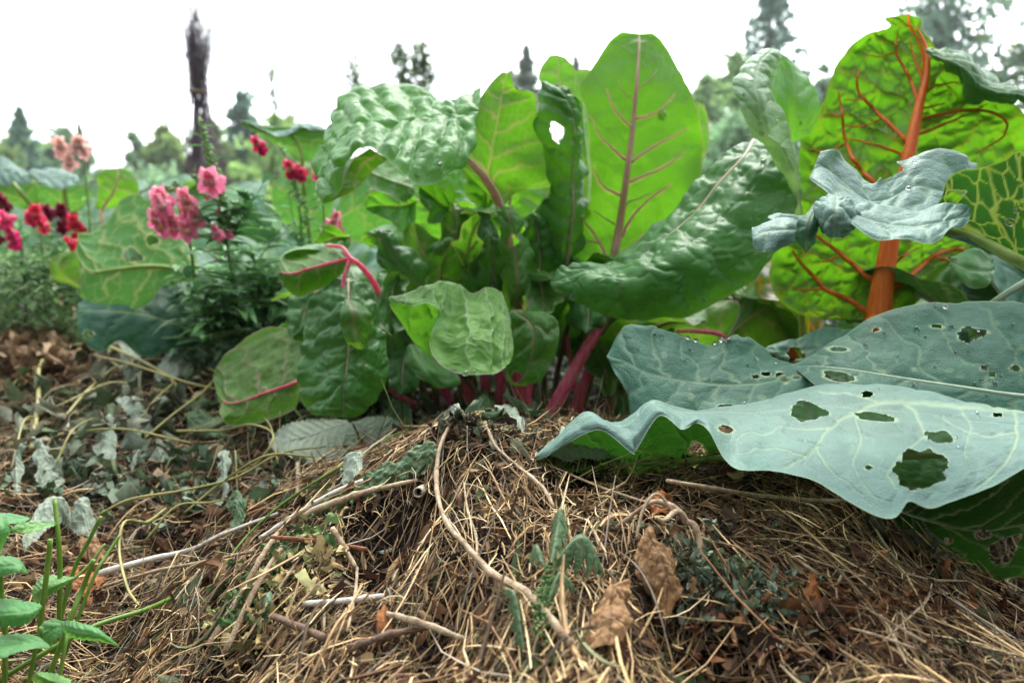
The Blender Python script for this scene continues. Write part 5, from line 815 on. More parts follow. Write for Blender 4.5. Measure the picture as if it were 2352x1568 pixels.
for i in range(170):
    f = rg.random(); c = G(1238+22*f+rg.normal()*9, 1560-130*f+rg.normal()*8, .02+rg.random()*.01); r = .0007+.0006*rg.random()
    th = np.linspace(0, np.pi, 4); ph = np.linspace(0, 2*np.pi, 7)
    g = np.stack([np.outer(np.sin(th), np.cos(ph)), np.outer(np.sin(th), np.sin(ph)), np.outer(np.cos(th), np.ones(7))], -1)*r+c
    b.add(g.reshape(-1, 3), gridF(4, 7), np.array((.17, .3, .1))*(.7+.6*rg.random()))
b.out('seed_cluster', M['foliage'], t)['kind'] = 'stuff'
# ------------------------------------------------------------------ sticks and dry stems
lay('dry_stem', 'long bleached dry stem bending down the mound from its top to the bottom edge', 'dry stem', [(1033,1040,.012),(1010,1110,.016),(1003,1187,.016),(1022,1278,.016),(1071,1354,.016),(1131,1418,.018),(1214,1482,.018),(1310,1575,.014)], [.0011,.0014,.0017,.0016,.0018,.0023,.0022,.002], 'drystem', rough=.25)
lay('dry_stem', 'whitish straight stalk crossing the left slope of the mound', 'dry stem', [(599,1301,.012),(678,1248,.014),(760,1198,.014),(835,1165,.012)], [.0019,.002,.0019,.0016], 'graystem', rough=.1)
lay('dry_stem', 'pale grey twig lying on the ground left of the mound', 'dry stem', [(232,1392,.01),(340,1362,.012),(440,1338,.012),(520,1300,.012),(640,1255,.01)], [.0027,.0026,.002,.0016,.0012], 'graystem')
lay('dry_stem', 'thinner grey twig lying just under the pale grey one', 'dry stem', [(240,1402,.006),(360,1370,.008),(470,1352,.008),(590,1330,.008)], [.0012,.0014,.001], 'drystem')
lay('dry_stem', 'brown splintered stem under the curled green leaf', 'dry stem', [(700,1262,.01),(760,1235,.012),(840,1208,.012),(960,1180,.01)], [.0028,.0028,.0025,.0012], 'drystem', rough=.3)
lay('dry_stem', 'broken tan stalk hanging down the hollow, upper piece', 'dry stem', [(765,1285,.018),(790,1325,.02),(818,1378,.02)], [.0017,.0019,.0014], 'drystem', rough=.25)
lay('dry_stem', 'broken tan stalk hanging down the hollow, lower piece', 'dry stem', [(822,1384,.02),(820,1430,.022),(812,1480,.02),(799,1545,.016)], [.0009,.001,.001,.0007], 'drystem', rough=.25)
lay('dry_stem', 'short pale chopped stalk lying level near the bottom', 'dry stem', [(701,1468,.018),(790,1462,.02),(880,1452,.018)], [.0019,.002,.0017], 'graystem', rough=.2)
lay('twig', 'dark woody twig at the bottom left of the mound', 'twig', [(629,1505,.012),(690,1535,.014),(750,1565,.012)], [.0022,.0024,.0024], 'brownstem', rough=.2)
lay('dry_stem', 'wide frayed stalk near the purplish leaf scrap', 'dry stem', [(889,1488,.012),(970,1512,.014),(1070,1552,.012)], [.0018, .0022, .0012], 'drystem', rough=.4, flat=.5)
lay('dry_stem', 'thick woody stalk cut by the bottom edge', 'dry stem', [(800,1592,.01),(900,1555,.014),(1010,1530,.012)], [.0019, .0022, .0014], 'brownstem', rough=.4, n=12)
lay('twig', 'flat red brown strip of bark across the green straw', 'twig', [(625,1328,.016),(720,1338,.018),(845,1358,.016)], [.0013,.0018,.0014], 'rusttwig', flat=.6)
lay('twig', 'thin reddish twig pointing at the mound top', 'twig', [(814,1080,.012),(890,1055,.014),(985,1018,.014)], [.0016,.0015,.0008], 'rusttwig')
lay('twig', 'slim upright twig behind the reddish one', 'twig', [(835,1038,.02),(860,1060,.014),(905,1092,.008)], [.0009,.0008], 'brownstem')
lay('dry_stem', 'hairy pinkish stem curling over the right of the mound top', 'dry stem', [(1116,1048,.01),(1139,1100,.012),(1199,1157,.012),(1244,1199,.012),(1272,1250,.008)], [.0011,.0009,.0009,.0016,.0008], 'drystem', rough=.4)
lay('dry_stem', 'beige upright stalk standing in the straw behind the slope', 'dry stem', [(683,1080,.02),(686,1130,.015),(685,1190,.008)], [.0019,.0021,.0018], 'drystem')
lay('dry_stem', 'long golden stalk running level across the right of the mound', 'dry stem', [(1530,1243,.01),(1620,1252,.012),(1760,1268,.013),(1900,1272,.013),(2050,1262,.014)], [.0012,.0016,.0017,.0015,.0006], 'drystem')
lay('dry_stem', 'thin pale straw stalk parallel above the golden one', 'dry stem', [(1660,1140,.01),(1760,1150,.012),(1890,1162,.012),(2010,1170,.012)], [.0008,.001,.0006], 'graystem')
t = thing('dry_stem', 'forked tan stem whose two arms arch over the large curled leaf', 'dry stem', G(1550, 1330))
for pth, r_ in [([(1415,1268,.015),(1489,1270,.03),(1530,1290,.035),(1560,1315,.035),(1575,1320,.03)], [.0012,.0014,.0018,.0022]), ([(1562,1312,.035),(1545,1345,.04),(1523,1370,.045),(1503,1398,.05)], [.0018,.0014,.001]), ([(1570,1315,.03),(1595,1340,.03),(1615,1375,.015)], [.002,.0016]), ([(1545,1345,.04),(1505,1330,.05),(1475,1350,.045),(1458,1385,.035)], [.0009,.0008])]:
    V, F = tube(Gs(*pth), r_, n=7, rough=.2); mesh('branch', V, F, M['drystem'], t)
for pth, lb in [([(1796,1344,.01),(1835,1370,.016),(1875,1398,.012)], 'short bright straw piece on the right of the mound'),([(2124,1228,.02),(2145,1275,.02),(2166,1322,.012)], 'pointed straw sticking up against the dark leaf'),
   ([(1948,1538,.014),(2020,1560,.016),(2100,1590,.012)], 'bright straw stalk at the bottom right'),([(2024,1570,.012),(2085,1510,.02),(2125,1465,.02),(2136,1425,.014)], 'flat bent grass blade at the bottom right'),
   ([(1968,1475,.014),(2060,1530,.018),(2160,1590,.014)], 'straight golden stalk sloping to the bottom edge'),([(2240,1425,.02),(2270,1490,.02),(2300,1580,.014)], 'straw stalk leaning against the dark right side'),
   ([(1920,1470,.01),(1918,1440,.03),(1935,1400,.02)], 'kinked pale straw standing on the right slope'),([(2075,1404,.014),(2140,1412,.018),(2220,1408,.014)], 'thin level pale straw on the right slope'),
   ([(1065,1185,.014),(1075,1260,.02),(1095,1330,.02),(1090,1420,.014)], 'yellow straw running beside the long bleached stem'),([(1250,1130,.01),(1380,1190,.016),(1520,1240,.01)], 'slanting pale straw above the rust leaf'),
   ([(480,1568,.01),(545,1465,.016),(606,1354,.014),(640,1300,.01)], 'thick beige stalk climbing the left slope'),([(560,1568,.012),(640,1440,.02),(720,1320,.014)], 'green tinged stalk climbing the left slope'),([(520,1580,.012),(590,1430,.018),(650,1330,.012)], 'narrow stalk beside the thick beige one')]:
    lay('straw_stalk', lb, 'straw', pth, [.0005, .0009, .0006] if 'thick' not in lb else [.0018, .002, .0015], 'drystem', rough=.15, flat=.6)
t = thing('hollow_stem', 'cut hollow stem end like a pale ring facing the camera', 'hollow stem', G(961, 1214))
c = G(961, 1212, .022); th = np.linspace(0, 2*np.pi, 17)
dirn = np.array([0.1, 1, -.15])
def ringm(rr, yy): return np.stack([c[0]+rr[:, None]*np.cos(th)+dirn[0]*yy[:, None], c[1]+yy[:, None]+0*th, c[2]+rr[:, None]*np.sin(th)+dirn[2]*yy[:, None]], -1)
g = ringm(np.array([.0026,.0026,.0029,.0036,.0037,.0036,.0035]), np.array([.02,.001,0,.0,.001,.003,.05])); mesh('stem_wall', g.reshape(-1, 3), gridF(7, 17), M['hollow'], t)
g = ringm(np.array([.0001,.0026]), np.array([.012,.012])); mesh('hole_shade', g.reshape(-1, 3), gridF(2, 17), M['black'], t)  # black disc across the bore paints the shade inside the stem
# white husk and limp leaf on the left crest
tag(leaf(None, Gs((780,1200,.01),(775,1190,.015),(772,1180,.01),(860,1185,.01),(845,1160,.02),(838,1140,.015),(930,1160,.01),(925,1130,.022),(915,1108,.012),(1005,1112,.01),(985,1100,.02),(965,1080,.014),(1010,1092,.01),(1008,1088,.012),(1006,1080,.01)).reshape(5, 3, 3), 'wilt_dark', 271, name='wilted_leaf', world=True, see='top', sec=.009, amp=.0008, crum=.004, ter=.005, edge=.08, rag=.06, ruf=.003, ruff=200, wm=.0007, res=.0009, serr=.12), 'long limp grey green leaf draped on the left crest of the mound', 'wilted leaf')
tag(leaf(None, Gs((780,1165,.02),(785,1170,.02),(790,1178,.02),(798,1145,.03),(808,1155,.036),(815,1175,.024),(830,1132,.03),(832,1145,.036),(835,1160,.026)).reshape(3, 3, 3), 'wilt', 272, name='seed_husk', world=True, see='under', sec=.01, amp=.001, tamp=.0008, ter=.003, edge=.15, rag=.1, res=.0008), 'small white papery husk on the whitish stalk', 'husk')
lay('vine_stem', 'thin dark green stem with curled bits trailing along the left slope', 'stem', [(478,1421,.01),(553,1316,.014),(620,1250,.016),(686,1199,.016),(799,1127,.016),(905,1059,.016),(988,1010,.012)], [.0007,.0009,.001,.0012,.0012,.001,.0007], 'wiltstem' if 'wiltstem' in M else 'greenstem', rough=.3)
# withered green bits on the left slope
def bits(n, name, lab, box, cols, size, seed, lift=.02, cat='withered weed'):
    thin = .1 if n == 900 else 1.0
    rg = np.random.default_rng(seed); b = MB()
    g = np.linspace(-1, 1, 4); gx, gy = np.meshgrid(g, g)
    for i in range(n):
        f = rg.random(); u = box[0]+(box[2]-box[0])*f+rg.normal()*box[4]; v = box[1]+(box[3]-box[1])*f+rg.normal()*box[5]
        c0 = G(u, v, rg.random()*lift+.003); s_ = size*(.4+rg.random()*.9)
        A = rg.normal(size=(3, 3)); q_, _ = np.linalg.qr(A)
        loc = np.stack([gx*.36*thin*(1-.6*gy**2)+rg.normal(size=gx.shape)*.16*thin, gy+rg.normal(size=gx.shape)*.12, .5*gx**2*rg.normal()+rg.normal(size=gx.shape)*.2], -1)*s_
        b.add((loc@q_+c0).reshape(-1, 3), gridF(4, 4), np.array(cols[rg.integers(len(cols))])*(.7+.6*rg.random()))
    o = b.out(name, M['flake']); return tag(o, lab, cat, kind='stuff')
bits(330, 'withered_weeds', 'small curled green weed leaves tangled in the straw on the left slope', (500,1500,800,1160,28,22), [(.1,.2,.07),(.17,.27,.1),(.3,.3,.12),(.06,.12,.05)], .0045, 11)
bits(150, 'withered_weeds', 'cream and yellow papery bits below the left slope', (560,1520,760,1320,45,35), [(.5,.4,.2),(.4,.3,.13),(.36,.36,.16)], .0048, 12)
bits(330, 'withered_weeds', 'feathery grey green weed leaves under the forked stem', (1540,1340,1780,1470,55,38), [(.12,.17,.11),(.18,.23,.16),(.09,.12,.06)], .0045, 13)
bits(70, 'withered_weeds', 'grey green shrivelled bits on the right shoulder of the mound', (2050,1210,2260,1480,14,18), [(.14,.18,.13),(.22,.2,.12)], .006, 14)
bits(260, 'withered_weeds', 'dark curled plant scraps piled on the mound top', (960,1030,1240,1050,35,14), [(.08,.05,.03),(.3,.24,.13),(.14,.17,.1),(.04,.03,.02)], .005, 15)
bits(300, 'withered_weeds', 'brown crumpled leaves on the lower right front', (1650,1540,2250,1420,120,55), [(.2,.09,.04),(.28,.15,.07),(.12,.06,.035)], .0042, 16)
bits(170, 'withered_weeds', 'limp grey green leaves strewn over the far left straw', (40,1000,600,960,60,60), [(.13,.17,.09),(.22,.25,.17),(.08,.12,.05),(.3,.31,.22),(.24,.2,.12)], .019, 17, .04)
bits(170, 'withered_weeds', 'limp curled leaves strewn over the near left straw', (40,1140,640,1130,50,50), [(.13,.19,.12),(.19,.24,.17),(.07,.11,.05)], .012, 18, .025)
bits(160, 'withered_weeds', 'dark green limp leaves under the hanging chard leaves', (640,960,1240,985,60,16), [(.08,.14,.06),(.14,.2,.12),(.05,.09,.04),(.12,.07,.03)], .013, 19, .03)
bits(140, 'withered_weeds', 'rotting brown leaves among the left straw', (60,1420,560,1180,120,120), [(.2,.11,.06),(.1,.05,.03),(.28,.2,.12)], .009, 20, .02)
bits(26, 'withered_weeds', 'broad bleached leaves heaped under the dark broccoli leaf', (240,850,500,850,30,14), [(.45,.44,.38),(.36,.4,.33),(.5,.46,.38)], .03, 23, .05)
bits(14, 'withered_weeds', 'pinkish bleached leaves at the far end of the left bed', (60,760,190,750,25,8), [(.5,.4,.32),(.42,.3,.22)], .035, 24, .04)
bits(900, 'withered_weeds', 'fuzzy clump of fine brown dead grass at the left edge', (20,880,110,850,38,30), [(.3,.2,.11),(.4,.29,.18),(.18,.12,.07)], .02, 25, .05)
# ------------------------------------------------------------------ runners on the left
RUN = [([(133,1143),(170,1099),(218,1065),(245,1030)],2),([(170,1041),(191,1068),(239,1077),(307,1068),(443,1075)],3),([(409,1054),(511,1060),(580,1078),(631,1112),(593,1150),(528,1150)],3),
 ([(232,1249),(307,1259),(426,1245),(545,1198),(648,1140),(750,1099)],3),([(426,1242),(512,1210),(614,1177),(723,1133)],3),([(385,1256),(341,1300),(293,1341),(280,1392),(297,1460),(324,1508)],4),([(337,1303),(409,1297),(477,1266),(522,1228)],2.5),
 ([(75,1090),(92,990),(98,915),(150,868),(220,866),(300,890),(400,935),(430,1000)],4),([(507,925),(547,889),(584,896),(640,904),(690,908)],3.5),([(200,838),(222,880),(300,920),(420,940),(520,960)],3),([(150,1010),(210,960),(290,905),(400,888),(480,905)],3),
 ([(60,1020),(160,1000),(260,965),(330,940)],2.5),([(380,905),(400,960),(360,1010),(300,1040)],2.5),([(470,880),(500,930),(470,990),(400,1030),(330,1060)],3),([(560,980),(640,1010),(700,1040)],2.5),([(480,1010),(560,1040),(620,1080),(640,1120)],2.5),
 ([(750,1030),(830,1000),(900,975),(960,960),(1040,940)],3),([(255,870),(262,905),(290,925),(310,905),(300,880)],2.5),([(10,960),(60,930),(120,920)],2.5),([(30,1130),(60,1060),(90,1010)],2.5),([(540,1100),(545,1160),(548,1200)],2),([(620,1090),(700,1050),(760,1010)],2)]
WH = ['crossing the far straw','looping below the wilted leaves','curling round at mid left','running long and straight to the mound','lying parallel above the longest one','hanging in an S to the bottom left','branching off the S shaped one','making the big arch at the far left',
 'arching in front of the red veined leaf','sagging under the torn pale leaf','rising from the left to the ribbed leaf','short and nearly level at the far left','dropping steeply between limp leaves','bending back from the torn leaf','behind the silvery fan at its left','sloping down to the beige stalk',
 'passing behind the silvery fan to the pink stalks','tied in a small loop near the dark broccoli leaf','at the very left edge, upper','at the very left edge, lower','standing nearly upright in the straw','reaching the silvery fan from the left']
for (p_, w_), wh in zip(RUN, WH):
    k = len(p_); pp = [(u, v, .022+.02*math.sin(math.pi*i/(k-1))+.006*math.sin(i*2.1+u)) for i, (u, v) in enumerate(p_)]
    dd = G(*p_[k//2])[1]; lay('strawberry_runner', 'thin yellow green runner '+wh, 'runner', pp, [w_*dd/FP*1.05, w_*dd/FP*.75], 'stolon', rough=.05, n=6, group='runners on the straw at the left')
# ------------------------------------------------------------------ fresh strawberry plant, bottom left
t = thing('strawberry_plant', 'fresh green strawberry plant with cut stems in the bottom left corner', 'strawberry plant', P(130, 1560, .5))
FS = [([(0,1560,.47),(110,1494,.47),(218,1436,.49),(330,1400,.52),(397,1371,.55)], .0021), ([(136,1440,.5),(138,1310,.5),(134,1230,.5),(126,1146,.51)], .0021), ([(120,1500,.5),(167,1317,.51),(200,1250,.51),(232,1186,.51)], .0018), ([(150,1500,.49),(215,1327,.5),(245,1275,.51),(276,1228,.52)], .0015),
 ([(90,1500,.48),(95,1412,.48),(106,1330,.48),(116,1238,.48)], .0022), ([(110,1560,.46),(164,1416,.47),(190,1350,.48),(216,1285,.48)], .0021), ([(60,1600,.45),(80,1500,.45),(95,1440,.45)], .0018), ([(10,1600,.46),(12,1450,.46),(4,1380,.46),(0,1300,.46)], .0022), ([(170,1330,.55),(210,1290,.56),(242,1248,.57)], .0012),([(130,1600,.45),(150,1480,.46),(158,1440,.47)], .0016)]
for p_, r_ in FS:
    V, F = tube(P(*np.array(p_, float).T), [r_*.78, r_*.7], n=9, rough=.03); mesh('stem', V, F, M['greenstem'], t)
K = dict(ground=False, name='leaf', sec=.0075, amp=.0014, serr=.14)
leaflet(t, [[(270,1478,.43),(273,1481,.43),(275,1484,.43)],[(225,1440,.43),(225,1458,.425),(228,1470,.43)],[(180,1425,.44),(178,1448,.43),(185,1468,.435)],[(150,1425,.45),(148,1440,.445),(148,1452,.45)],[(140,1432,.45),(140,1438,.45),(140,1445,.45)]], 'strawberry', 401, see='top', **K)
leaflet(t, [[(155,1430,.45),(158,1436,.45),(158,1442,.45)],[(118,1418,.46),(130,1440,.45),(140,1462,.445)],[(95,1432,.46),(105,1458,.45),(120,1480,.445)],[(90,1455,.455),(96,1468,.45),(105,1480,.45)]], 'strawberry', 402, see='top', **K)
leaflet(t, [[(118,1482,.44),(119,1486,.44),(118,1490,.44)],[(65,1456,.45),(70,1478,.435),(75,1492,.43)],[(10,1452,.45),(10,1485,.43),(15,1512,.42)],[(-50,1470,.44),(-50,1500,.425),(-45,1540,.42)],[(-90,1500,.43),(-90,1510,.43),(-88,1530,.43)]], 'strawberry', 403, see='top', **K)
leaflet(t, [[(96,1388,.45),(97,1392,.45),(95,1398,.45)],[(60,1378,.46),(60,1405,.44),(65,1430,.44)],[(10,1372,.46),(12,1408,.44),(20,1440,.44)],[(-40,1385,.46),(-40,1410,.45),(-35,1435,.45)]], 'strawberry', 404, see='top', **K)
leaflet(t, [[(172,1322,.5),(174,1326,.5),(170,1330,.5)],[(130,1315,.51),(135,1335,.49),(140,1352,.49)],[(92,1322,.51),(98,1350,.49),(110,1372,.49)],[(72,1355,.5),(75,1370,.5),(82,1388,.5)]], 'strawberry', 405, see='under', **K)
leaflet(t, [[(62,1310,.46),(64,1314,.46),(64,1318,.46)],[(40,1282,.47),(42,1300,.455),(40,1315,.45)],[(0,1272,.47),(0,1300,.455),(0,1325,.45)],[(-50,1270,.47),(-50,1300,.46),(-50,1330,.45)]], 'strawberry', 406, see='top', **K)
leaflet(t, [[(70,1188,.5),(72,1190,.5),(70,1193,.5)],[(35,1178,.51),(38,1190,.5),(40,1202,.49)],[(-5,1180,.51),(-5,1192,.5),(0,1205,.49)],[(-40,1190,.5),(-40,1196,.5),(-40,1205,.5)]], 'strawberry', 407, see='top', **K)
leaflet(t, [[(130,1198,.5),(131,1201,.5),(130,1206,.5)],[(90,1194,.51),(90,1206,.5),(92,1214,.49)],[(45,1200,.51),(45,1212,.5),(48,1222,.49)],[(22,1215,.5),(22,1220,.5),(25,1226,.5)]], 'strawberry', 408, see='under', **K)
leaflet(t, [[(-5,1170,.46),(0,1180,.46),(8,1185,.46)],[(-40,1200,.46),(0,1215,.45),(22,1210,.46)],[(-40,1260,.46),(-10,1255,.45),(15,1240,.46)],[(-30,1285,.46),(-15,1280,.46),(0,1275,.46)]], 'strawberry', 409, see='top', **K)
leaflet(t, [[(70,1560,.43),(80,1545,.43),(92,1540,.43)],[(100,1585,.43),(110,1560,.42),(120,1545,.43)],[(150,1600,.43),(160,1575,.42),(165,1560,.43)]], 'strawberry', 410, see='under', **K)
# ------------------------------------------------------------------ snapdragons
def petal(c, d, up, w, l, curl, n=5):
    """bent rounded petal from c along d"""
    r = np.cross(d, up); r /= np.linalg.norm(r)+1e-9; nn = np.cross(r, d)
    s, t = np.meshgrid(np.linspace(-1, 1, n), np.linspace(0, 1, n))
    ww = w*np.sqrt(np.clip(1-(t*1.25-.45)**2*1.5, .05, 1))
    return (c+d*(t*l)[..., None]+r*(s*ww*.5)[..., None]+nn*((curl*l*t**2)+(-.35*w*s**2)+.08*w*np.sin(s*5+t*4))[..., None]).reshape(-1, 3)
def flower(parent, p, size, d, c1, c2, seed):
    rg = np.random.default_rng(seed); d = np.array(d, float); d /= np.linalg.norm(d); b = MB(); up = np.array([0, 0, 1.0])
    r = np.cross(d, up); r /= np.linalg.norm(r)+1e-9; u = np.cross(r, d)
    c1 = np.array(c1); c2 = np.array(c2)
    V, F = tube([p, p+d*size*.25, p+d*size*.5], [size*.13, size*.2, size*.24], n=8); b.add(V, F, c2*.5+c1*.5)
    q = p+d*size*.45
    for sx, sz, w, l, cu in [(-.35, .75, .55, .55, .25), (.35, .75, .55, .55, .25), (-.6, -.55, .5, .5, -.35), (0, -.85, .5, .55, -.3), (.6, -.55, .5, .5, -.35)]:
        dd = d*.55+r*sx+u*sz+rg.normal(size=3)*.12; dd /= np.linalg.norm(dd)
        col = c1*(.85+.3*rg.random()) if sz < 0 else (c1*.6+c2*.4)*(.9+.2*rg.random())
        b.add(petal(q+r*sx*size*.12+u*sz*size*.1, dd, d if sz < 0 else -d, w*size, l*size, cu), gridF(5, 5), col)
    for sx in (-.4, .4):   # swollen palate
        th = np.linspace(0, np.pi, 5); ph = np.linspace(0, 2*np.pi, 8)
        g = np.stack([np.outer(np.sin(th), np.cos(ph)), np.outer(np.sin(th), np.sin(ph)), np.outer(np.cos(th), np.ones(8))], -1)*size*.17
        b.add((g+q+d*size*.12+r*sx*size*.3-u*size*.08).reshape(-1, 3), gridF(5, 8), (.8, .5, .15) if rg.random() < .22 else c2)
    return b.out('flower', M['petal'], parent)
def blades(b, base, d, L, w, col, droop=.5, n=5):
    d = np.array(d, float); d /= np.linalg.norm(d); r = np.cross(d, [0, 0, 1]); r /= np.linalg.norm(r)+1e-9; up = np.cross(r, d)
    t = np.linspace(0, 1, n); s = np.array([-1, 0, 1])
    ww = w*np.sin(np.pi*np.clip(t*.9+.08, 0, 1))
    c = base+np.outer(t*L, d)-np.outer(droop*L*t**2*.5, [0, 0, 1])
    V = c[:, None]+r[None, None]*(ww[:, None]*s[None]*.5)[..., None]+up*(np.abs(s)[None]*ww[:, None]*.25)[..., None]
    b.add(V.reshape(-1, 3), gridF(n, 3), col)
GR = np.array([(.14,.32,.1), (.18,.37,.13), (.25,.42,.22), (.08,.2,.08)])
def snapdragon(label, path, flowers, c1, c2, buds=(), leaves=60, size=.02, seed=1, side=0, r=.0022, Lf=.035, base=None, group='snapdragons in the left half of the bed'):
    rg = np.random.default_rng(seed); pp = P(*np.array(path, float).T)
    t = thing('snapdragon', label, 'snapdragon', pp[0], group)
    V, F = tube(pp, [r, r*.6], n=7); mesh('stem', V, F, M['greenstem'], t)
    m = cr(pp, np.linspace(0, len(pp)-1, 60)); b = MB(); Lp = np.linalg.norm(pp[-1]-pp[0])
    for i in range(leaves):
        f = rg.random()**1.1; q = m[int(f*58)]; az = rg.random()*6.28
        L = Lf*(1.15-.75*f)*(.6+.6*rg.random())
        blades(b, q, (math.cos(az), math.sin(az), .5-.3*rg.random()), L, L*.3, GR[rg.integers(4)]*(.7+.6*rg.random()), droop=rg.random()*1.2)
    for i in range(side):    # side shoots with their own small leaves
        f = rg.random()*.6; q = m[int(f*58)]; az = rg.random()*6.28; L = .05+.08*rg.random()
        e = q+np.array([math.cos(az)*.6, math.sin(az)*.6, .8])*L; V, F = tube([q, (q+e)/2+np.array([0, 0, -.004]), e], [r*.5, r*.3], n=5); b.add(V, F, GR[1])
        for j in range(14):
            g = rg.random(); az2 = rg.random()*6.28
            blades(b, q+(e-q)*g, (math.cos(az2), math.sin(az2), .4), Lf*.8*(.5+.6*rg.random()), Lf*.24, GR[rg.integers(4)]*(.7+.7*rg.random()), droop=rg.random())
    if b.V: b.out('foliage', M['foliage'], t)
    for i, (u, v, d, s) in enumerate(flowers):
        a = rg.random()*2-1
        flower(t, P(u, v, d)-np.array([0, 0, 0]), size*s, (a*.8, -1, -.25+.2*rg.random()), c1, c2, seed*50+i)
    if buds:
        b = MB()
        for (u0, v0, u1, v1, d, n) in buds:
            for i in range(n):
                f = i/n; q = P(u0+(u1-u0)*f, v0+(v1-v0)*f, d); az = i*2.4; s_ = size*(.33-.17*f)
                q2 = q+np.array([math.cos(az), math.sin(az), .5])*s_*1.2
                V, F = tube([q, (q+q2)/2, q2], [s_*.35, s_*.5, s_*.15], n=6, m=6); b.add(V, F, np.array((.2,.32,.12))*(.8+.5*rg.random()))
        b.out('buds', M['foliage'], t)
    return t
PK=(.92,.24,.42); PKL=(.9,.5,.48); SAL=(.92,.55,.5); RED=(.62,.02,.08); MAG=(.5,.01,.09); DKR=(.14,.005,.03); CRM=(.8,.65,.45)
snapdragon('salmon snapdragon with pale side flowers, rising over the frosted leaves at the left', [(212,640,1.45),(208,540,1.45),(200,440,1.45),(190,350,1.45),(181,288,1.45)], [(152,335,1.43,1.1),(140,330,1.45,.8),(178,330,1.42,1.1),(212,342,1.43,1.2),(162,372,1.42,1),(205,325,1.45,.9),(148,350,1.44,.8)], SAL, (.85,.6,.5), [(190,345,181,285,1.45,22)], 40, .026, 1)
snapdragon('pink snapdragon with two drooping columns of flowers over the big holed leaf', [(448,640,1.12),(436,560,1.1),(415,490,1.09),(405,430,1.09)], [(385,452,1.07,1.2),(398,468,1.06,1.2),(375,500,1.07,1.1),(392,515,1.07,1.1),(412,500,1.08,1),(442,455,1.07,1.1),(452,475,1.07,1.1),(440,500,1.07,1.1),(448,525,1.07,1.1),(432,485,1.08,1),(372,455,1.08,.8),(405,525,1.08,.9)], PK, PKL, [(412,450,400,415,1.09,12),(388,440,375,425,1.08,5)], 14, .024, 2)
snapdragon('tallest green budded snapdragon with one pink flower facing the camera', [(560,785,1.1),(545,700,1.09),(528,600,1.08),(512,510,1.08),(480,400,1.1),(458,268,1.12)], [(494,412,1.06,1.35),(518,410,1.08,.8),(512,532,1.05,.8),(528,538,1.06,.5),(502,485,1.07,.35),(480,455,1.08,.3)], PK, (.8,.35,.4), [(500,440,460,275,1.1,46),(512,470,490,355,1.08,24),(475,440,440,400,1.1,16),(520,520,505,440,1.07,20)], 70, .024, 3, side=8, Lf=.058)
snapdragon('bushy flowerless snapdragon shoots right of the tall pink one', [(610,790,1.15),(600,700,1.14),(590,620,1.14),(575,560,1.14)], [], PK, PKL, [(590,640,575,560,1.14,12)], 55, .02, 4, side=8, Lf=.058)
snapdragon('low leafy snapdragon without flowers below the pink ones', [(500,790,1.08),(490,720,1.07),(480,650,1.07)], [], PK, PKL, [], 50, .02, 5, side=6, Lf=.058)
snapdragon('magenta snapdragon before the drooping broccoli leaf', [(700,700,1.25),(694,600,1.24),(690,500,1.23),(675,400,1.22),(640,330,1.22)], [(608,330,1.2,1.2),(682,385,1.19,1.3),(702,390,1.2,1),(690,400,1.19,.9),(730,385,1.2,.9),(612,342,1.2,.8)], MAG, (.7,.1,.15), [(690,470,665,380,1.22,22)], 70, .02, 6, side=4)
snapdragon('snapdragon stem with a single fading pink and white bloom hanging', [(765,700,1.12),(752,600,1.12),(745,500,1.12),(738,430,1.12)], [(764,500,1.1,.9),(766,520,1.1,1.1),(736,400,1.15,.8)], (.6,.06,.16), (.85,.6,.6), [], 16, .022, 7)
snapdragon('snapdragon with bright red blooms nearest the left edge', [(60,735,1.5),(55,640,1.5),(50,560,1.5),(45,500,1.5)], [(38,500,1.47,1.5),(42,535,1.47,1.3),(32,555,1.48,1.2),(20,515,1.48,1),(48,548,1.47,1.1)], (.75,.03,.2), (.8,.1,.2), [], 70, .021, 8, side=8)
snapdragon('snapdragon with scarlet blooms in the middle of the red cluster', [(105,735,1.5),(102,640,1.5),(95,560,1.5),(88,500,1.5)], [(82,490,1.46,1.5),(92,500,1.46,1.3),(112,515,1.47,1.2),(72,500,1.47,1)], (.72,.03,.12), (.8,.1,.14), [], 70, .021, 9, side=8)
snapdragon('snapdragon with wine dark blooms at the right of the red cluster', [(165,735,1.55),(160,640,1.55),(150,560,1.55),(148,500,1.55)], [(125,482,1.55,1.4),(145,480,1.56,1.3),(160,500,1.53,1.4),(150,520,1.55,1.1)], DKR, (.25,.01,.05), [], 70, .021, 10, side=8)
snapdragon('low snapdragon with red blooms beside the small bright leaf', [(195,700,1.45),(190,640,1.44),(186,580,1.43)], [(182,555,1.4,1.3),(192,562,1.4,1),(178,508,1.45,1.3),(188,520,1.45,1),(170,545,1.44,.9)], (.62,.02,.07), (.7,.05,.08), [], 50, .02, 11, side=5)
snapdragon('snapdragon with one near black bloom at the far left edge', [(15,735,1.6),(14,600,1.6),(12,480,1.6)], [(12,465,1.58,1.4),(25,470,1.58,1.1),(5,545,1.57,.8)], DKR, (.3,.02,.06), [], 60, .026, 12, side=5)
snapdragon('pink snapdragon glimpsed between the dark leaf and the orange chard', [(1752,760,1.25),(1752,700,1.25),(1752,630,1.25)], [(1752,625,1.2,1.4),(1758,640,1.2,1.3),(1748,635,1.2,1)], PK, PKL, [], 20, .022, 13)
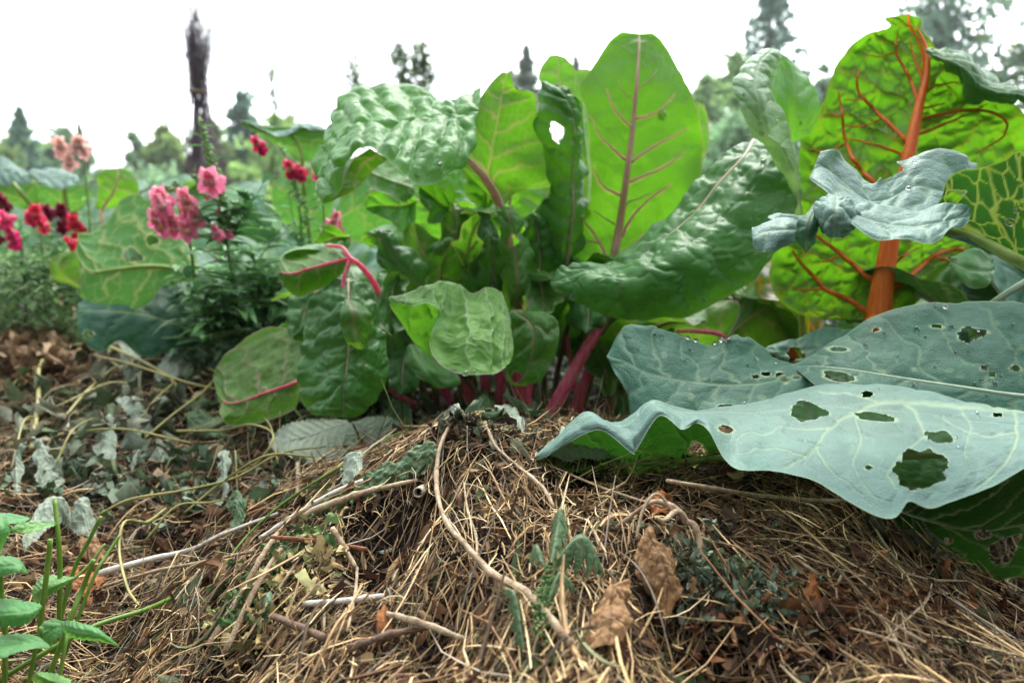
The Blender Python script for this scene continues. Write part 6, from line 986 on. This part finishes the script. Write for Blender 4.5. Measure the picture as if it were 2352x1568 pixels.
# low green growth between the plants at the left
def lowgreen(n, name, lab, box, dr, Lf, cols, seed, hmax):
    rg = np.random.default_rng(seed); b = MB()
    for i in range(n):
        u = box[0]+(box[1]-box[0])*rg.random(); d = dr[0]+(dr[1]-dr[0])*rg.random(); x = P(u, 700, d)
        az = rg.random()*6.28; z = float(H(np.array([x[0]]), np.array([x[1]]))[0])+rg.random()*hmax
        blades(b, np.array([x[0], x[1], z]), (math.cos(az), math.sin(az), .7*rg.random()), Lf*(.5+.8*rg.random()), Lf*.24, np.array(cols[rg.integers(len(cols))])*(.6+.7*rg.random()), droop=rg.random()*1.3)
    return tag(b.out(name, M['foliage']), lab, 'low plants', kind='stuff')
lowgreen(3200, 'low_plants', 'dense small leaved green growth under the red flowers at the left', (-120, 260), (1.38, 1.9), .035, [(.2,.36,.13), (.27,.45,.16), (.36,.5,.24), (.12,.22,.08)], 21, .19)
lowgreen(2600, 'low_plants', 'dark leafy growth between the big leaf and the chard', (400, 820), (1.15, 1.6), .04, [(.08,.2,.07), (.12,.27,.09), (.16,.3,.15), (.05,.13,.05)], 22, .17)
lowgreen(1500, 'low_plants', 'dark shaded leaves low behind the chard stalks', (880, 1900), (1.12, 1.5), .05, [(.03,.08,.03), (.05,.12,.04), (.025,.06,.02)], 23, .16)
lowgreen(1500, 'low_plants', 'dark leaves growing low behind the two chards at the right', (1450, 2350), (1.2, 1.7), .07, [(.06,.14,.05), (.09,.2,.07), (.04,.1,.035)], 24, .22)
# ------------------------------------------------------------------ brushwood teepee
t = thing('brushwood_teepee', 'tall bundle of dark brushwood tied like a teepee, behind the pink snapdragons', 'plant support', (P(480, 620, 4.5)[0], 4.5, .1))
tw = random.Random(3); topc = P(455, 213, 4.5)
for li, (bu, bd) in enumerate([(418, 4.3), (610, 4.6), (470, 5.1), (535, 4.0)]):
    b = MB(); bx = P(bu, 620, bd); bx[2] = .08
    for i in range(34 if li == 0 else 15):
        s0 = bx+np.array([tw.gauss(0, .022), tw.gauss(0, .03), 0]); s1 = topc+np.array([tw.gauss(0, .028), tw.gauss(0, .022), tw.gauss(0, .02)])
        hh = tw.uniform(.22, .56); s2 = topc+np.array([tw.gauss(0, .07)+(.01 if li else -.02), tw.gauss(0, .05), hh])
        mid_ = s1*.5+s2*.5+np.array([tw.gauss(0, .012), 0, 0])
        V, F = tube([s0, s0*.5+s1*.5+np.array([tw.gauss(0, .008), 0, 0]), s1, mid_, s2], [.0035, .003, .0024, .0016, .0006], n=4, m=18); b.add(V, F)
        for j in range(6):
            f = tw.random(); q = s1+(s2-s1)*f; e = q+np.array([tw.gauss(0, .05), tw.gauss(0, .04), .1+.1*tw.random()]); V, F = tube([q, (q+e)/2, e], [.0016, .0006], n=3, m=4); b.add(V, F)
    for i in range(0 if li > 1 else 60):      # fine side twigs
        f = tw.random(); q = bx+(topc-bx)*f; e = q+np.array([tw.gauss(0, .035), tw.gauss(0, .04), .12*tw.random()]); V, F = tube([q, (q+e)/2, e], [.0018, .0007], n=3, m=4); b.add(V, F)
    b.out('twigs', M['brush'], t)['kind'] = 'stuff'
a = np.linspace(0, 6.2832, 15); ring = np.stack([topc[0]+.045*np.cos(a), topc[1]+.045*np.sin(a), topc[2]+0*a], -1)
V, F = tube(ring, [.007], n=7, m=60); mesh('binding', V, F, M['twine'], t)
# ------------------------------------------------------------------ climbing plants behind the bed
def climber(label, pu, d, top, spread, n, s, seed, col, group='thin climbing plants on canes behind the bed'):
    rg = np.random.default_rng(seed); x = P(pu, 600, d); z1 = P(pu, top, d)[2]; base = np.array([x[0], x[1], .1])
    t = thing('climbing_plant', label, 'climbing plant', base, group)
    k = 7; c = np.array([base+(np.array([x[0], x[1], z1])-base)*i/(k-1)+np.array([rg.normal()*spread*.25*(i > 0), 0, 0]) for i in range(k)])
    V, F = tube(c, [.018, .012], n=5); mesh('stem', V, F, M['greenstem'], t)
    m = cr(c, np.linspace(0, k-1, 80)); b = MB()
    nb = max(6, n//22); nodes = [(m[int((.55+.45*(i+rg.random()*.6)/nb)*78)], spread*(.45+.4*rg.random())) for i in range(nb)]
    for i in range(n):
        q, w_ = nodes[rg.integers(nb)]; q = q+rg.normal(size=3)*np.array([w_*.5, w_*.5, w_*.6]); az = rg.random()*6.28
        blades(b, q, (math.cos(az), math.sin(az), rg.normal()*.5), s*(.6+.8*rg.random()), s*.7, np.array(col)*(.6+.8*rg.random()), droop=.8, n=4)
    b.out('foliage', M['foliage'], t)
CG = (.26, .36, .2)
climber('wispy climber farthest left, only its leafy tip clear against the sky', 636, 7, 128, .09,150,.045, 1, (.2,.32,.12))
climber('short thin climber left of the tall pair above the drooping leaf', 812, 7, 120, .19,600,.05, 2, CG)
climber('left one of the tall pair of climbers over the drooping leaf', 938, 7, 95, .16,800,.055, 3, CG)
climber('right one of the tall pair of climbers over the drooping leaf', 980, 7, 92, .15,800,.055, 4, CG)
# ------------------------------------------------------------------ trees
def tree(label, u0, u1, vt, d, col, kind='broad', dens=1.0, seed=1, vb=560, leaf_=.16, gaps=.0, cat='tree'):
    rg = np.random.default_rng(seed*13+5); L_ = P(u0, 500, d); R_ = P(u1, 500, d); cx = (L_[0]+R_[0])/2; W_ = (R_[0]-L_[0])*(1.15 if kind == 'broad' else 1.5); zt = P(0, vt, d)[2]; zb = max(P(0, vb, d)[2], .6)
    name = {'broad': 'broadleaf_tree', 'conifer': 'conifer_tree', 'pine': 'pine_tree'}[kind]
    t = thing(name, label, cat, (cx, d, .1), 'trees along the far side of the garden')
    Hh = zt-.1; b = MB()
    V, F = tube([(cx, d, 0), (cx+W_*.02, d, .1+Hh*.45), (cx, d, .1+Hh*.93)], [Hh*.025+.05, Hh*.02, .03], n=8); b.add(V, F)
    for i in range(9):
        f = .3+.6*rg.random(); q = np.array([cx, d, .1+Hh*f]); az = rg.random()*6.28; e = q+np.array([math.cos(az), math.sin(az), .5])*W_*.38*(1.1-f)
        V, F = tube([q, (q+e)/2+np.array([0, 0, .1]), e], [Hh*.008+.02, .02], n=5); b.add(V, F)
    b.out('trunk', M['bark'], t)
    n = int(6500*dens)
    if kind == 'broad':
        nc = 60; h0 = .3; cen = []
        for i in range(nc):
            f = rg.random(); z = h0+(zt-h0)*(.06+.86*f); wz = W_*.52*(1 if f < .5 else math.sqrt(max(.05, 1-((f-.5)/.52)**2)))*(.8+.3*rg.random())
            az = rg.random()*6.28; rr = rg.random()**.35; cen.append((cx+wz*rr*math.cos(az)*.85, d+wz*rr*math.sin(az)*.85, z-.02*W_, W_*(.07+.10*rg.random()), .7+.6*rg.random()))
        cen.append((cx, d, zt-.13*W_, W_*.13, 1)); cen = np.array(cen)
        k = rg.integers(len(cen), size=n); dd = rg.normal(size=(n, 3)); dd /= np.linalg.norm(dd, axis=1)[:, None]; rr = np.abs(rg.normal(size=n))*.62
        q = cen[k, :3]+dd*(cen[k, 3]*rr)[:, None]*np.array([1, 1, .85]); shade = cen[k, 4]
    else:
        f = rg.random(n)**(.8 if kind == 'conifer' else 1.0); lay_ = np.floor(f*(16 if kind == 'conifer' else 8)); fr = f*(16 if kind == 'conifer' else 8)-lay_
        z = zt-(zt-.8)*f; az = rg.random(n)*6.28; az = np.round(az/6.28*7+lay_*.37)/7*6.28+rg.normal(size=n)*(.22 if kind == 'conifer' else .3)
        w_ = W_*.5*np.minimum(1, f/.4)**.85*(.35+.65*(1-fr) if kind == 'conifer' else (.5+.5*vn(lay_*3.3, az, 5+seed)))*rg.random(n)**.5*1.35
        if kind == 'pine': w_ = W_*.62*np.sqrt(np.clip(1-((f-.5)/.58)**2, .03, 1))*(.65+.6*vn(lay_*3.3, az*1.5, 5+seed))*rg.random(n)**.5; w_ = np.abs(w_)
        q = np.stack([cx+w_*np.cos(az), d+w_*np.sin(az), z-w_*.25], -1); shade = .75+.5*rg.random(n)
    s_ = leaf_*(d/28)*(.5+.9*rg.random(n)); A = rg.normal(size=(n, 3)); A /= np.linalg.norm(A, axis=1)[:, None]; B_ = np.cross(A, rg.normal(size=(n, 3))); B_ /= np.linalg.norm(B_, axis=1)[:, None]
    V = np.stack([q-A*s_[:, None], q+B_*s_[:, None]*.55, q+A*s_[:, None], q-B_*s_[:, None]*.55], 1).reshape(-1, 3)
    F = np.arange(4*n).reshape(n, 4); C = np.repeat(np.array(col)*2.0*(shade*(.75+.5*rg.random(n)))[:, None], 4, 0)  # crown colours lightened to stand in for haze over the distance
    mesh('crown', V, F, M['treeleaf'], t, {'Col': C}, smooth=False)
OL=(.13,.19,.06); GG=(.14,.22,.12); DK=(.08,.15,.1); LG=(.19,.29,.09)
TR = [('wide hazy tree behind the far left ones',-60,260,325,42,LG,'broad'),('wide hazy tree filling the gap left of the brushwood',250,470,325,42,OL,'broad'),('wide hazy tree filling the gap right of the brushwood',450,720,300,42,LG,'broad'),('round hazy tree above the magenta flowers',590,735,262,38,OL,'broad'),('broad olive tree at the far left edge',-130,60,290,30,OL,'broad'),('narrow dark spruce at the far left',22,92,250,34,DK,'conifer'),('grey green tree right of the dark spruce',95,215,288,36,GG,'broad'),('low round tree at the dip of the tree line',190,300,385,38,GG,'broad'),
 ('pale rounded tree left of the brushwood bundle',265,360,298,34,GG,'broad'),('taller olive tree just left of the brushwood bundle',325,440,283,32,OL,'broad'),('tree right behind the brushwood bundle',430,550,268,34,OL,'broad'),('dark tall tree right of the brushwood bundle',515,620,208,36,DK,'broad'),('light green tree behind the drooping broccoli leaf',575,700,255,32,LG,'broad'),
 ('bushy tree low behind the snapdragons',480,640,380,28,LG,'broad'),('low shrub like tree below the pale rounded one',270,470,390,28,GG,'broad'),('tree hidden mostly by the pale drooping leaf',690,860,330,36,OL,'broad'),('tree low behind the middle of the chard',850,1120,340,38,GG,'broad'),
 ('grey pointed spruce left of the tallest chard leaf',1172,1245,108,30,(.13,.16,.12),'conifer'),('smaller spruce shoulder left of the grey pointed one',1130,1215,165,33,(.13,.16,.12),'conifer'),('small spruce tip close beside the tallest chard leaf',1295,1345,132,36,(.13,.16,.12),'conifer'),
 ('bushy green tree right of the tallest chard leaf',1540,1690,165,24,(.18,.27,.13),'broad'),('green tree left below the ragged pine',1600,1760,118,26,(.16,.24,.1),'broad'),('soft green tree behind the dark leaning leaf',1560,1860,250,22,(.17,.27,.15),'broad'),
 ('ragged dark pine above the twisted leaf',1698,1812,-60,30,(.1,.15,.12),'pine'),('low tree between twisted leaf and orange chard',1835,1930,145,32,GG,'broad'),('gappy dark pine behind the tip of the orange chard',2030,2260,-60,26,(.1,.15,.11),'pine'),
 ('large olive green tree at the right edge',2190,2720,5,24,OL,'broad'),('tree low behind the orange chard',1880,2250,180,28,GG,'broad')]
for i, (lb, u0, u1, vt, d, c_, k) in enumerate(TR):
    W_ = u1-u0; tree(lb, u0, u1, vt, d, c_, k, dens=max(.5, min(2.2, W_/110))*(.38 if k == 'pine' else 1.0), seed=i+1, leaf_=.16 if k != 'pine' else .17)
# ------------------------------------------------------------------ water drops
m_, nt_, no_ = newmat('clear water'); gl = N(nt_, 'ShaderNodeBsdfPrincipled'); gl.inputs['Transmission Weight'].default_value = 1; gl.inputs['Roughness'].default_value = 0; gl.inputs['IOR'].default_value = 1.333
nt_.links.new(gl.outputs[0], no_.inputs[0]); M['water'] = m_
def verts_of(seedlabel):
    for o in bpy.data.objects:
        if o.type == 'MESH' and o.get('label') == seedlabel:
            me = o.data; a = np.empty(len(me.vertices)*3, np.float32); me.vertices.foreach_get('co', a); nn = np.empty_like(a); me.vertices.foreach_get('normal', nn)
            return a.reshape(-1, 3)+np.array(o['org'][:]), nn.reshape(-1, 3)
_dc = {}
def drops(seedlabel, lab, spots, group):
    V, Nn = verts_of(seedlabel); U, W_ = proj(V); dist = np.linalg.norm(V-np.array([0, 0, CZ]), axis=1)
    for (u, v, rpx) in spots:
        dd = np.hypot(U-u, W_-v); k = np.where(dd < max(6, dd.min()+1))[0]; k = k[np.argmin(dist[k])]; p = V[k]; n = Nn[k].copy()
        if n@(np.array([0, 0, CZ])-p) < 0: n = -n
        r = rpx*p[1]/FP*.9; key = round(rpx)
        if key not in _dc:
            th = np.linspace(0, np.pi, 9); ph = np.linspace(0, 2*np.pi, 15)[:-1]; VV = [[0, 0, 1]]; 
            for a_ in th[1:-1]:
                for b_ in ph: VV.append([math.sin(a_)*math.cos(b_), math.sin(a_)*math.sin(b_), math.cos(a_)])
            VV.append([0, 0, -1]); VV = np.array(VV)*np.array([1, .92, .68]); nl = len(ph)
            Fq = [[1+i*nl+j, 1+(i+1)*nl+j, 1+(i+1)*nl+(j+1) % nl, 1+i*nl+(j+1) % nl] for i in range(6) for j in range(nl)]
            me = bpy.data.meshes.new('water_drop'); last = len(VV)-1
            Ft = [[0, 1+j, 1+(j+1) % nl] for j in range(nl)]+[[last, 1+6*nl+(j+1) % nl, 1+6*nl+j] for j in range(nl)]
            me.from_pydata((VV*1.0).tolist(), [], Fq+Ft); me.materials.append(M['water']); me.polygons.foreach_set('use_smooth', [True]*len(me.polygons)); _dc[key] = me
        o = bpy.data.objects.new('water_drop', _dc[key]); COL.objects.link(o); o.location = (p+n*r*.5).tolist(); o.scale = (r, r, r)
        o.rotation_euler = Vector(n.tolist()).to_track_quat('Z', 'Y').to_euler(); tag(o, lab, 'water drop', group)
drops('tall upright bright green leaf with a pale pink rib', 'big clear water drop on the tall upright leaf', [(1520,268,15)], 'water drops on the tall upright leaf')
drops('dusky blue green leaf seen against the orange chard', 'clear water drop on the dusky blue green cabbage leaf', [(2188,748,9),(2170,702,8),(2107,752,8),(2150,700,5),(2250,755,4),(2197,805,4),(2225,805,4),(2270,838,6),(2255,868,5),(2290,880,8),(2240,880,5),(2150,840,4),(2065,815,4),(2100,880,6),(1990,790,5),(2268,905,5),(2330,745,5),(2030,760,4),(2125,768,4),(2300,860,5)], 'water drops on the dusky cabbage leaf')
drops('blue green leaf with a ragged margin and pale scars', 'clear water drop on the blue green leaf with pale scars', [(1590,755,7),(1610,762,7),(1505,765,6),(1522,768,6),(1470,800,3),(1578,828,5),(1570,820,4),(1588,802,6),(1655,775,9),(1672,780,8),(1640,770,6),(1720,835,4),(1650,765,5),(1740,820,5),(1780,828,5)], 'water drops on the scarred cabbage leaf')
drops('broad pale blue leaf with several ragged holes', 'clear water drop on the broad pale blue leaf', [(2243,945,7),(1705,900,7),(2020,890,6),(2200,1000,5),(2205,1020,5),(2170,950,4),(2250,955,4)], 'water drops on the broad pale leaf')
drops('dark green underside with bright yellow veins', 'clear water drop under the yellow veined leaf', [(2320,505,12),(2340,485,8),(2300,560,5)], 'water drops under the yellow veined leaf')
drops('large dark blistered leaf leaning right', 'clear water drop on the large dark blistered leaf', [(1298,683,7),(1314,686,8),(1400,665,5),(1430,650,5),(1750,370,8),(1560,600,4),(1480,560,5),(1350,700,5),(1620,690,5)], 'water drops on the dark blistered leaf')
drops('pale front half of the twisted leaf', 'clear water drop on the pale twisted leaf', [(1702,218,6),(1750,310,7),(1745,290,5),(1790,275,4)], 'water drops on the twisted leaf')
drops('darker back half of the twisted leaf', 'clear water drop on the back half of the twisted leaf', [(1842,285,5)], 'water drops on the back half')
drops('folded leaf arching over in front of the stalks', 'clear water drop on the folded leaf in front', [(1040,850,9),(1070,855,8),(1150,700,5),(1130,690,4),(1090,850,6),(925,690,5),(950,698,4)], 'water drops on the folded leaf')
drops('large pale drooping leaf with deep ridges', 'clear water drop on the pale drooping leaf', [(820,235,7),(1010,375,7),(1020,400,5),(960,400,6),(940,350,5),(890,390,4)], 'water drops on the drooping leaf')
drops('ragged lobed leaf of pale blue green', 'clear water drop on the ragged lobed leaf', [(2085,430,8),(2078,412,5),(2100,370,5)], 'water drops on the ragged leaf')
drops('large leaf underside with yellow veins and two round holes', 'clear water drop under the large yellow veined leaf at the left', [(326,490,4),(345,502,4),(310,545,3),(258,632,5),(405,575,4)], 'water drops under the large left leaf')

# ------------------------------------------------------------------ damp air
m_, nt_, no_ = newmat('damp air'); pv = N(nt_, 'ShaderNodeVolumePrincipled'); pv.inputs['Density'].default_value = .0014; pv.inputs['Color'].default_value = (.9, .95, 1, 1); pv.inputs['Anisotropy'].default_value = .2
nt_.links.new(pv.outputs[0], no_.inputs['Volume'])
a_ = [(-70, -8, -1.5), (70, -8, -1.5), (70, 60, -1.5), (-70, 60, -1.5), (-70, -8, 20), (70, -8, 20), (70, 60, 20), (-70, 60, 20)]
hz = mesh('haze', a_, [(0, 3, 2, 1), (4, 5, 6, 7), (0, 1, 5, 4), (1, 2, 6, 5), (2, 3, 7, 6), (3, 0, 4, 7)], m_, origin=(0, 0, 0), smooth=False); hz['kind'] = 'stuff'
